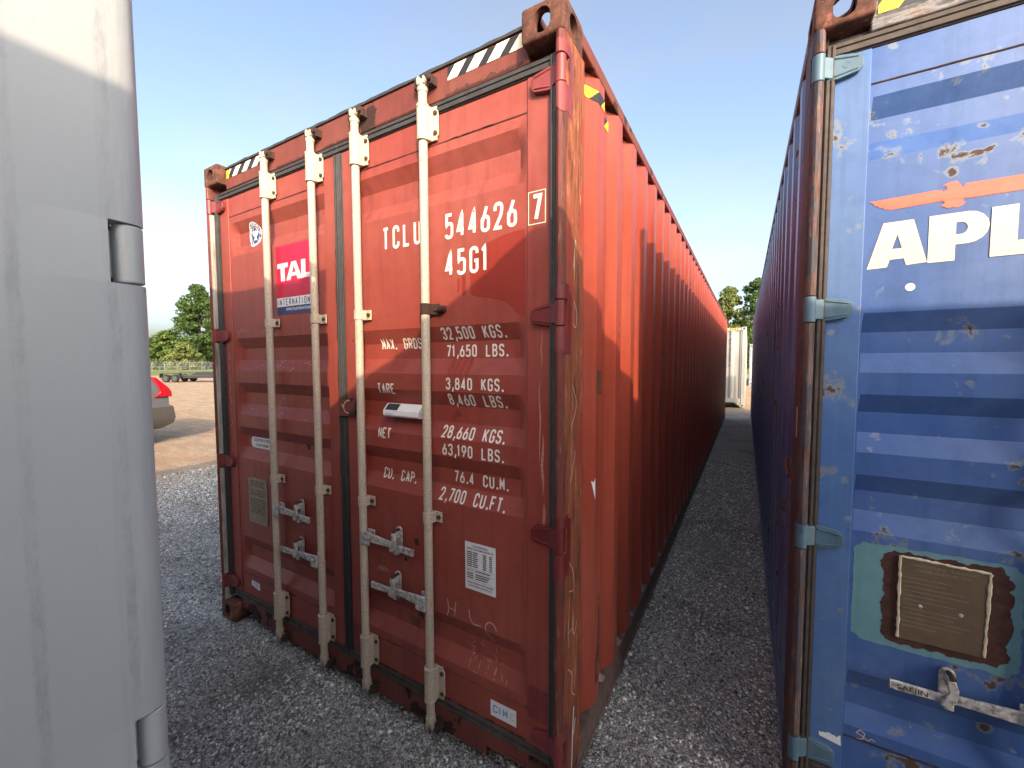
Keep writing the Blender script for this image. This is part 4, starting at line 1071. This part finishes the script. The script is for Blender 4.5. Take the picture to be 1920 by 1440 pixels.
# ---- blue container: eagle, letters, patch, plate
BL = blue['door'][0]
fb = lambda l: (lambda a, b: (a, door_y(a, b, False) - .0016 - l, b))
A_o = [(.176, 1.980), (.214, 2.127), (.288, 2.128), (.3235, 1.988), (.2745, 1.984), (.268, 2.007), (.2335, 2.006), (.2275, 1.982)]; A_i = [(.238, 2.040), (.250, 2.087), (.2625, 2.040)]
def bowl():
    P = [(.3245, 1.984), (.3245, 2.130), (.405, 2.131)]
    for i in range(9): a = math.pi / 2 - math.pi * i / 8; P.append((.412 + .046 * math.cos(a), 2.083 + .0485 * math.sin(a)))
    return P + [(.386, 2.034), (.386, 1.985)]
P_i = [(.386, 2.064)] + [(.398 + .014 * math.cos(math.pi / 2 - math.pi * i / 8), 2.083 - .018 * math.cos(math.pi * i / 8) * -1) for i in range(9)] + [(.386, 2.065)]
P_i = [(.386, 2.0645), (.386, 2.1015)] + [(.397 + .015 * math.sin(math.pi * i / 8), 2.083 + .0185 * math.cos(math.pi * i / 8)) for i in range(9)]
for k_, lp in enumerate(([A_o, A_i], [bowl(), P_i], [[(.461, 1.986), (.461, 2.133), (.516, 2.134), (.516, 2.028), (.572, 2.028), (.572, 1.987)]])): poly_on(BL, lp, 'lettering', 'cream_print', fb(.0003 * k_))
half = [(.383, 2.228), (.396, 2.206), (.402, 2.217), (.560, 2.2165), (.590, 2.206), (.578, 2.201), (.580, 2.194), (.566, 2.190), (.566, 2.183), (.550, 2.180), (.545, 2.173), (.412, 2.171), (.400, 2.172), (.396, 2.166), (.404, 2.160), (.396, 2.151), (.385, 2.147), (.376, 2.150), (.366, 2.148), (.357, 2.154), (.349, 2.158), (.358, 2.166), (.352, 2.173), (.232, 2.168), (.224, 2.171), (.214, 2.172), (.212, 2.178), (.200, 2.180), (.198, 2.186), (.188, 2.189), (.187, 2.195), (.175, 2.203), (.340, 2.2085), (.350, 2.207), (.353, 2.200), (.362, 2.208), (.358, 2.219), (.350, 2.218), (.362, 2.226), (.372, 2.229)]
poly_on(BL, [half], 'eagle_emblem', 'salmon_print', fb(0))
poly_on(BL, [[(.287 + .0125 * math.cos(a * .4), 1.912 + .0125 * math.sin(a * .4)) for a in range(16)]], 'sticker', 'sticker_white', fb(0))
onto(MB(), ragged(.176, .578, .695, 1.046, .0035, 40, 3), fb(-.0006)).build('touch_up_paint', 'teal', BL, 0, 0)
onto(MB(), ragged(.254, .553, .716, 1.032, .009, 60, 4), fb(0)).build('rust_patch', 'rust_patch', BL, 0, 0)
MB().prism([(.298, .738), (.500, .740), (.505, 1.014), (.296, 1.021)], .0525, .0565, 'y').build('data_plate', 'brown_plate', BL, .001)
def bead(p, q, seed, w=.0045):
    rr = random.Random(seed); n = 22; pts = []; rad = []
    for i in range(n + 1):
        t = i / n; pts.append((p[0] + (q[0] - p[0]) * t + rr.uniform(-.001, .001), .0525, p[1] + (q[1] - p[1]) * t + rr.uniform(-.0012, .0012))); rad.append(w * rr.uniform(.55, 1.25))
    return MB().tube(pts, rad, 6)
for i, (p, q) in enumerate((((.297, 1.020), (.504, 1.013)), ((.297, .742), (.295, 1.02)), ((.500, .742), (.504, 1.012)))): bead(p, q, i).build('sealant_bead', 'sealant', BL)
for (x, z) in ((.349, .862), (.444, .861)): MB().tube([(x, .0528, z), (x, .0495, z)], [.0065, .004], 10).build('rivet', 'galv', BL)
MAT['plate_print'] = plain('plate_print', S(122, 108, 90), .6)
mb = MB()
for t, z, w in (('APPROVED FOR TRANSPORT', .993, .16), ('UNDER CUSTOMS SEAL', .978, .13)): onto(mb, text2d(t, .0125, w, .0002), lambda a, b: (a + .40 - w / 2, .0520, b + z))
for i in range(12): onto(mb, rect2d(.308, .308 + random.uniform(.05, .16), .952 - i * .015, .9545 - i * .015), lambda a, b: (a, .0520, b))
mb.build('plate_print', 'plate_print', BL, 0, 0)['kind'] = 'stuff'
fst = lambda a, b: (a, .0528, b)
onto(MB(), fill2d([[(.099, .296), (.097, .312), (.104, .310), (.110, .314), (.116, .313), (.122, .318), (.130, .319), (.136, .314), (.143, .316), (.149, .310), (.155, .320), (.160, .322), (.162, .284)]]), fst).build('torn_sticker', 'sticker_white', BL, 0, 0)
mb = MB(); onto(mb, text2d('SAEJIN', .021, .075, .0003), lambda a, b: (a + .290, .0048, b + .591)); mb.build('lettering', 'bolt', BL, 0, 0)
ck = MB()
for L_ in ([(.205, .352), (.215, .366), (.228, .356), (.222, .334), (.206, .330)], [(.204, .350), (.222, .345), (.236, .335), (.246, .345), (.256, .340)]): ribbon(ck, L_, .003, fb(0))
ck.build('chalk_mark', 'chalk', BL)['kind'] = 'stuff'
hazard(blue['header'], .175, .60, 2.80, 2.868, .13, .07, .05, 'black_print', 'yellow_print', .053, .03)
BR_ = blue['root']
mb = MB(); mb.add([(-.0035 + .006, .52, 1.150), (.0025, .575, 1.150), (.0025, .575, 1.285)], [(2, 1, 0)]); 
uB = lambda y: side_u(y)
MB().add([(side_u(y) - .002, y, z) for (y, z) in ((.39, 1.155), (.448, 1.150), (.448, 1.30))], [(2, 1, 0)]).build('warning_sticker', 'black_print', BR_, 0, 0)
MB().add([(side_u(y) - .0028, y, z) for (y, z) in ((.398, 1.172), (.445, 1.167), (.445, 1.26))], [(2, 1, 0)]).build('warning_sticker', 'yellow_print', BR_, 0, 0)
MB().add([(-.0014, a, b) for a, b in ((.05, 1.395), (.085, 1.39), (.085, 1.50), (.05, 1.505))], [(3, 2, 1, 0)]).build('sticker', 'faded_grey', BR_, 0, 0)

# ---- white container: number down the end wall, hazard tape
WE = white['root']; L = 12.192
mb = MB(); zc = 2.62
for ch in 'CIMU102403 0':
    if ch != ' ':
        t = MB(); strokes(ch, 0, zc, .095, .062, 0, .014, lambda a, b: (a, 0, b), t)
        mb.add([(.515 - v[0] + .03, L - .0285, v[2]) for v in t.v], [q[::-1] for q in t.f])
    zc -= .108 if ch != ' ' else .06
mb.build('lettering', 'black_print', WE, 0, 0)
mb = MB(); mb2 = MB(); mb.add([(.25, L - .0185, 2.79), (.56, L - .0185, 2.79), (.56, L - .0185, 2.862), (.25, L - .0185, 2.862)], [(3, 2, 1, 0)]); mb.build('hazard_tape', 'yellow_print', WE, 0, 0)
for i in range(4): mb2.add([(.28 + i * .075, L - .0177, 2.79), (.31 + i * .075, L - .0177, 2.79), (.285 + i * .075, L - .0177, 2.862), (.255 + i * .075, L - .0177, 2.862)], [(3, 2, 1, 0)])
mb2.build('hazard_tape', 'black_print', WE, 0, 0)

# ------------------------------------------------------------------ grass verge, fence, trailer, car
def grass_mat():
    n = N('verge_grass'); a = n.noise(scale=.5, det=6, rough=.7)
    return n.out(n.ramp(a, [(.3, S(92, 104, 52)), (.55, S(118, 128, 66)), (.75, S(146, 142, 92))]), .95, 0, n.bump(n.noise(scale=6, det=4), .5, .05), .2)
MAT['grass'] = grass_mat()
def at_cam(px, d):    # ground point at a bearing (pixels right of the picture's left edge) and forward distance
    v = f + r * ((px - 960) / 759.87); return Vector((CAM.x + v.x * d, CAM.y + v.y * d, 0))
vs = []; fs = []; n = 0
for i in range(41):
    px = -300 + 55 * i
    for d in (56 + 2 * math.sin(i), 84, 140): p = at_cam(px, d); vs.append((p.x, p.y, .02 + (.004 if d > 90 else 0)))
for i in range(40):
    for k_ in range(2): fs.append((i * 3 + k_, (i + 1) * 3 + k_, (i + 1) * 3 + k_ + 1, i * 3 + k_ + 1))
g2 = MB().add(vs, fs).build('grass_verge', 'grass', None, 0, 0); g2['kind'] = 'structure'

MAT['fence'] = plain('galvanised_fence', S(138, 140, 138), .5, .4, .15)
A_, B_ = at_cam(240, 84), at_cam(450, 84)
fence = empty('chain_link_fence', A_, math.atan2((B_ - A_).y, (B_ - A_).x)); FL = (B_ - A_).length
tag(fence, 'grey chain-link fence with angled barbed-wire arms below the trees', 'fence')
npst = int(FL / 2.4)
for i in range(npst + 1):
    x = FL * i / npst
    MB().tube([(x, 0, 0), (x, 0, 1.75), (x, .28, 2.05)], .035, 6).build('fence_post', 'fence', fence)
mb = MB(); 
for z in (1.72, .9, .08): mb.tube([(0, 0, z), (FL, 0, z)], .02, 5)
for k_ in range(3): mb.tube([(0, .06 + .1 * k_, 1.82 + .1 * k_), (FL, .06 + .1 * k_, 1.82 + .1 * k_)], .008, 4)
mb.build('fence_rail', 'fence', fence)
mb = MB(); x = -1.7
while x < FL:
    for sg in (1, -1):
        xa, xb = (x, x + 1.65) if sg > 0 else (x + 1.65, x)
        za, zb = .05, 1.70
        if xa < 0: za += (0 - xa) / 1 * (1 if sg > 0 else 0); xa = max(0, xa) if sg > 0 else xa
        if 0 <= min(xa, xb) and max(xa, xb) <= FL: mb.add([(xa - .006, .004 * sg, za), (xa + .006, .004 * sg, za), (xb + .006, .004 * sg, zb), (xb - .006, .004 * sg, zb)], [(0, 1, 2, 3)])
    x += .11
wm = mb.build('wire_mesh', 'fence', fence, 0, 0); wm['kind'] = 'stuff'

MAT['trailer_black'] = plain('trailer_black', S(40, 40, 43), .6); MAT['tyre'] = plain('tyre_rubber', S(36, 36, 38), .85); MAT['rim'] = plain('trailer_rim', S(74, 74, 76), .5, .2); MAT['deck_wood'] = plain('trailer_deck', S(150, 128, 104), .85)
t0 = Vector((-40.17, 13.84, 0)); t1 = Vector((-39.5, 14.2, 0)); ang = math.atan2((t1 - t0).y, (t1 - t0).x)
tr = empty('flatbed_trailer', t0, ang); tag(tr, 'low black flatbed trailer parked before the fence', 'trailer')
def wheel(parent, x, y, rad, w, seg=20, rimmat='rim'):
    mb = MB(); prof = [(rad * .62, -w / 2), (rad * .92, -w / 2), (rad, -w * .3), (rad, w * .3), (rad * .92, w / 2), (rad * .62, w / 2)]; vs = []; fs = []
    for i in range(seg):
        a = 2 * math.pi * i / seg
        for (q, yy) in prof: vs.append((x + q * math.cos(a), y + yy, rad + q * math.sin(a)))
    k_ = len(prof)
    for i in range(seg):
        i2 = (i + 1) % seg
        for j in range(k_): fs.append((i * k_ + j, i2 * k_ + j, i2 * k_ + (j + 1) % k_, i * k_ + (j + 1) % k_))
    wh = mb.add(vs, fs).build('wheel', 'tyre', parent)
    MB().tube([(x, y - w * .38, rad), (x, y + w * .38, rad)], rad * .63, 16).tube([(x, y - w * .46, rad), (x, y + w * .46, rad)], rad * .2, 10).build('rim', rimmat, wh)
    return wh
for x in (0, .80):
    for y in (0, 1.9): wheel(tr, x, y, .34, .22)
MB().box(-.55, 7.5, .28, 1.62, .52, .58).build('deck', 'deck_wood', tr)
MB().box(-.55, 7.5, .20, .28, .36, .60).box(-.55, 7.5, 1.62, 1.70, .36, .60).box(.2, .3, .28, 1.62, .36, .5).box(3, 3.1, .28, 1.62, .36, .5).box(6, 6.1, .28, 1.62, .36, .5).build('frame', 'trailer_black', tr)
for y0 in (-.14, 1.72):
    MB().prism([(-.5, .40), (-.44, .40), (-.40, .70), (-.30, .74), (1.10, .74), (1.20, .70), (1.26, .40), (1.32, .40), (1.25, .75), (1.13, .80), (-.33, .80), (-.45, .75)], y0, y0 + .30, 'y').build('fender', 'trailer_black', tr)
MB().prism([(1.5, .60), (1.6, .86), (3.2, .88), (3.4, .60)], 1.2, 1.6, 'y').build('tool_box', 'trailer_black', tr)
MB().tube([(7.5, .95, .45), (9.0, .95, .48)], .05, 8).tube([(8.8, .95, .1), (8.8, .95, .7)], .035, 8).build('tow_bar', 'trailer_black', tr)

def carpaint():
    n = N('silver_car_paint'); return n.out(n.ramp(n.noise(scale=400, det=2), [(.3, S(84, 86, 90)), (.7, S(100, 102, 106))]), .32, .35, None, .5)
MAT['car'] = carpaint(); MAT['car_dark'] = plain('bumper_plastic', S(62, 58, 55), .6); MAT['glass'] = plain('dark_glass', S(52, 58, 66), .08, 0, .05, 5, 0); MAT['tail_red'] = plain('tail_light_red', S(150, 14, 28), .25, 0, .12, 8, 0); MAT['tail_clear'] = plain('tail_light_clear', S(214, 196, 196), .15, 0, .05, 8, 0)
car = empty('parked_car', (-8.31, 2.50, 0), math.pi); tag(car, 'silver grey car with red tail light parked beyond the grey post', 'car')
LZ = [.32, .42, .54, .77, .82, .99, 1.18, 1.42, 1.60, 1.67]; LW = [.78, .87, .905, .905, .895, .895, .87, .80, .71, .52]
TY = [.22, .03, .0, .03, .10, .105, .15, .40, .72, 1.0]
def station(y, zmax, wk=1.0, tail=False):
    out = []
    for i in range(len(LZ)):
        z = min(LZ[i], zmax + .004 * i); out.append((LW[i] * wk, TY[i] if tail else y + (0 if LZ[i] <= zmax else 0), z))
    return out
ST = [station(0, 9, .97, True), station(1.15, 9), station(1.9, 9), station(2.55, 9), station(3.05, 1.30), station(3.4, 1.08), station(4.1, 1.00, .96), station(4.45, .88, .86), station(4.55, .74, .72)]
for i, (w, y, z) in enumerate(ST[1]): ST[1][i] = (w, max(1.15, TY[i] + .12), z)
vs = []; n_ = len(LZ)
for st in ST:
    vs += [(-w, y, z) for w, y, z in st] + [(w, y, z) for w, y, z in st[::-1]]
R_ = 2 * n_; mb = MB(); faces = []; mi = []
for s_ in range(len(ST) - 1):
    for k_ in range(R_):
        k2 = (k_ + 1) % R_; faces.append((s_ * R_ + k_, s_ * R_ + k2, (s_ + 1) * R_ + k2, (s_ + 1) * R_ + k_))
        lev = k_ if k_ < n_ else R_ - 2 - k_
        mi.append(1 if (lev in (6, 7) and 1 <= s_ <= 3) else (2 if lev in (0, 1, 2) or k_ == R_ - 1 else 0))
for k_ in range(n_ - 1):      # tail and nose
    faces.append((k_, k_ + 1, R_ - 2 - k_, R_ - 1 - k_)); mi.append(1 if k_ in (6, 7) else (2 if k_ < 3 else 0))
    o0 = (len(ST) - 1) * R_; faces.append((o0 + k_ + 1, o0 + k_, o0 + R_ - 1 - k_, o0 + R_ - 2 - k_)); mi.append(0)
mb.add(vs, faces); mb.mi = mi
mb.build('body', ['car', 'glass', 'car_dark'], car, 0, 28)
for sg in (-1, 1):
    for (pr, mt, x0, x1) in (([(.06, .985), (.07, 1.09), (.12, 1.18), (.31, 1.38), (.38, 1.40), (.27, 1.20), (.25, 1.08), (.34, 1.0), (.36, .985)], 'tail_red', .70, .925), ([(.05, 1.00), (.058, 1.11), (.085, 1.11), (.08, 1.00)], 'tail_clear', .62, .80)):
        MB().prism(pr, sg * x0, sg * x1, 'x').build('tail_light', mt, car, .01)
    for y in (.88, 3.55):
        w_ = wheel(car, 0, 0, .345, .23); w_.rotation_euler = (0, 0, math.pi / 2); w_.location = (sg * .80, y, 0)
    MB().box(sg * .88, sg * .98, 2.75, 2.9, 1.08, 1.2).build('mirror', 'car', car, .03)
MB().box(-.26, .26, -.004, .03, .60, .72).build('number_plate', 'sticker_white', car, .004)

# ------------------------------------------------------------------ trees
def leaf_mat(name, dark, mid, light):
    n = N(name); r_ = n.island(); c = n.ramp(r_, [(0., dark), (.5, mid), (1., light)])
    n.b.inputs['Subsurface Weight'].default_value = 0
    m = n.out(c, .7, 0, None, .25)
    t = n.new('ShaderNodeBsdfTranslucent'); n.put(t.inputs[0], n.mix(.5, c, light)); mxs = n.new('ShaderNodeMixShader'); mxs.inputs[0].default_value = .35
    n.t.links.new(n.b.outputs[0], mxs.inputs[1]); n.t.links.new(t.outputs[0], mxs.inputs[2]); n.t.links.new(mxs.outputs[0], n.t.nodes['Material Output'].inputs[0])
    return m
LEAF = [leaf_mat('leaves_dark', S(46, 66, 34), S(68, 92, 46), S(104, 124, 64)), leaf_mat('leaves_mid', S(58, 80, 38), S(88, 112, 54), S(126, 144, 76)), leaf_mat('leaves_pale', S(84, 96, 52), S(114, 124, 70), S(144, 150, 92))]
MAT['bark'] = plain('bark', S(86, 76, 64), .95, 0, .3, 8, .6)
def leaves(cs, rads, per, size, seed):
    g_ = np.random.default_rng(seed); C = np.repeat(np.array(cs), per, 0); Rr = np.repeat(np.array(rads), per)
    n = len(C); d = g_.normal(size=(n, 3)); d /= np.linalg.norm(d, axis=1)[:, None]
    P = C + d * (Rr * g_.uniform(.35, 1, n) ** .5)[:, None] * np.array([1, 1, .75])
    a = g_.normal(size=(n, 3)); a /= np.linalg.norm(a, axis=1)[:, None]; b = np.cross(a, d + g_.normal(size=(n, 3)) * .5); b /= np.linalg.norm(b, axis=1)[:, None] + 1e-9
    s_ = (size * g_.uniform(.5, 1.2, n))[:, None]; a = a * s_; b = b * s_ * .6
    V = np.stack([P - a, P + b * .9, P + a, P - b * .9], 1).reshape(-1, 3); F = np.arange(n * 4).reshape(-1, 4)
    return V, F
def tree(loc, h, rad, label, mat, seed, base=.18, ncl=110, per=70, size=.30, cone=.0):
    rr = random.Random(seed); root = empty('broadleaf_tree', loc); tag(root, label, 'tree', 'trees beyond the yard')
    mb = MB(); mb.tube([(0, 0, -.1), (.1, 0, h * .3), (-.1, .1, h * .62), (0, 0, h * .9)], [h * .022, h * .017, h * .010, .03], 9)
    cs = []; rs = []
    for i in range(ncl):
        t = rr.random(); z = h * (base + (1 - base) * t); prof_ = math.sin(math.pi * min(1, (t * .86 + .12))) ** .7 * (1 - cone * t)
        a = rr.uniform(0, 2 * math.pi); q = rad * prof_ * (rr.random() ** .45) * (1 + .35 * mnoise.noise(Vector((math.cos(a) * 1.6, math.sin(a) * 1.6, t * 3 + seed))))
        c_ = (q * math.cos(a), q * math.sin(a), z * (1 - .0) - .03 * h); cs.append(c_); rs.append(rad * rr.uniform(.12, .26))
        if i % 4 == 0: mb.tube([(0, 0, max(h * .1, z - q * .7)), (c_[0] * .5, c_[1] * .5, z - q * .25), c_], [h * .006, h * .004, .012], 5)
    mb.build('trunk', 'bark', root)
    V, F = leaves(cs, rs, per, size, seed); np_mesh('crown', V, F, mat, root)
    return root
tree(at_cam(378, 100), 20.6, 5.6, 'tall broadleaf tree rising behind the fence beside the red container', LEAF[0], 11, ncl=190, per=80, size=.36, cone=.35)
tree(at_cam(322, 97), 9.2, 4.2, 'lower bushy tree at the foot of the tall tree', LEAF[1], 12, .05, 110, 80, .32)
tree(at_cam(290, 94), 7.2, 4.0, 'small tree beside the grey post, left end of the tree line', LEAF[1], 13, .05, 90, 80, .32)
tree(at_cam(348, 93), 6.0, 3.6, 'light green bush in front of the tall tree', LEAF[2], 14, .02, 80, 80, .30)
tree(at_cam(1362, 92), 18.4, 4.4, 'yellow-green tree above the far end of the red container', LEAF[2], 15, .12, 140, 80, .34)
tree(at_cam(1412, 88), 19.6, 4.6, 'tall tree with open branches beside the blue container', LEAF[0], 16, .12, 110, 70, .34)
tree(at_cam(1390, 98), 11.5, 3.8, 'shorter dark tree behind the white container', LEAF[0], 17, .04, 110, 80, .34)
# the wood that closes the horizon
cs = []; rs = []; rr = random.Random(21)
for i in range(900):
    px_ = rr.uniform(-1.75, .55); d = rr.uniform(128, 150); v = Vector((math.sin(px_), math.cos(px_), 0)) * d
    hh = 7.5 + 3 * mnoise.noise(Vector((px_ * 14, 0, 0))) + 2 * mnoise.noise(Vector((px_ * 40, 1, 0)))
    cs.append((CAM.x + v.x, CAM.y + v.y, rr.uniform(.4, hh))); rs.append(rr.uniform(1.2, 2.4))
V, F = leaves(cs, rs, 26, .8, 5); wd = np_mesh('far_wood', V, F, LEAF[0]); wd['kind'] = 'stuff'; tag(wd, 'dark green wood along the horizon behind the trees', 'wood')

# ------------------------------------------------------------------ wear with shapes of its own on the red doors
def edge_strip(x0, x1, z0, z1, vertical, amp, seed, n=70):
    # straight on one side, eaten on the other
    L_ = []
    for i in range(n + 1):
        t = i / n
        w = max(.0006, amp * (.5 + .9 * mnoise.noise(Vector((t * 9, seed, 0))) + .7 * mnoise.noise(Vector((t * 34, seed, 5)))))
        L_.append((x1 - w, z0 + (z1 - z0) * t) if vertical else (x0 + (x1 - x0) * t, z0 + w))
    return [L_ + ([(x1, z1), (x1, z0)] if vertical else [(x1, z0), (x0, z0)])]
onst = lambda a, b: (a, .0532, b)
MAT['soot'] = plain('sooty_stain', S(82, 46, 42), .85, 0, .35, 60, .3)
onto(MB(), fill2d(edge_strip(1.16, 1.1885, .95, 2.25, True, .009, 2)), onst).build('rust_edge', 'rust_dark', DL, 0, 0)
onto(MB(), fill2d(edge_strip(1.16, 1.1885, .30, .80, True, .005, 6)), onst).build('rust_edge', 'rust_dark', DL, 0, 0)
for (xa, xb, sd_) in ((1.33, 1.75, 3), (1.84, 2.26, 4)): onto(MB(), fill2d(edge_strip(xa, xb, .1905, 0, False, .008, sd_)), lambda a, b: (a, .0582, b)).build('dirt_edge', 'rust_dark', DR, 0, 0)
for (xa, xb, sd_, am) in ((.70, .98, 7, .012), (1.12, 1.34, 8, .010), (1.90, 2.26, 9, .018), (1.45, 1.75, 10, .008)):
    onto(MB(), fill2d(edge_strip(xa, xb, 2.757, 0, False, am, sd_)), lambda a, b: (a, .0518, b)).build('soot_stain', 'soot', red['header'], 0, 0)
onto(MB(), ragged(1.2525, 1.318, .200, .345, .004, 30, 14), onst).build('touch_up_paint', 'maroon', DR, 0, 0)
onto(MB(), ragged(2.276, 2.366, .30, .43, .005, 30, 15), onst).build('touch_up_paint', 'maroon', DR, 0, 0)
MAT['pale_smear'] = plain('pale_scuff', S(176, 118, 104), .7, 0, .2, 60, .1)
for (x, z0, z1, w, sd_) in ((2.338, 1.18, 1.42, .006, 1), (2.326, 1.30, 1.62, .004, 2), (2.345, 1.02, 1.16, .007, 3), (2.333, 1.66, 1.80, .003, 4)):
    L_ = []; Rr_ = []
    for i in range(25):
        t = i / 24; k_ = w * math.sin(math.pi * t) ** .6 * (.6 + .8 * abs(mnoise.noise(Vector((t * 11, sd_, 2))))); c_ = x + .006 * mnoise.noise(Vector((t * 3, sd_, 0)))
        L_.append((c_ - k_, z0 + (z1 - z0) * t)); Rr_.append((c_ + k_, z0 + (z1 - z0) * t))
    onto(MB(), fill2d([L_ + Rr_[::-1]]), onst).build('scuff_mark', 'pale_smear', DR, 0, 0)
for (x, z, rr_, sd_) in ((1.655, .800, .010, 1), (1.700, .865, .013, 2), (1.632, .765, .007, 3), (1.690, .500, .015, 4), (1.655, .455, .022, 5), (.93, .92, .006, 6), (.86, 1.21, .012, 7), (.96, 1.19, .010, 8)):
    onto(MB(), ragged(x - rr_, x + rr_, z - rr_ * 1.1, z + rr_ * 1.1, rr_ * .45, 16, sd_ + 40), fr).build('scuff_mark', 'rust_dark' if sd_ in (2, 4, 7) else 'red_dirty', DL if x < 1.2 else DR, 0, 0)
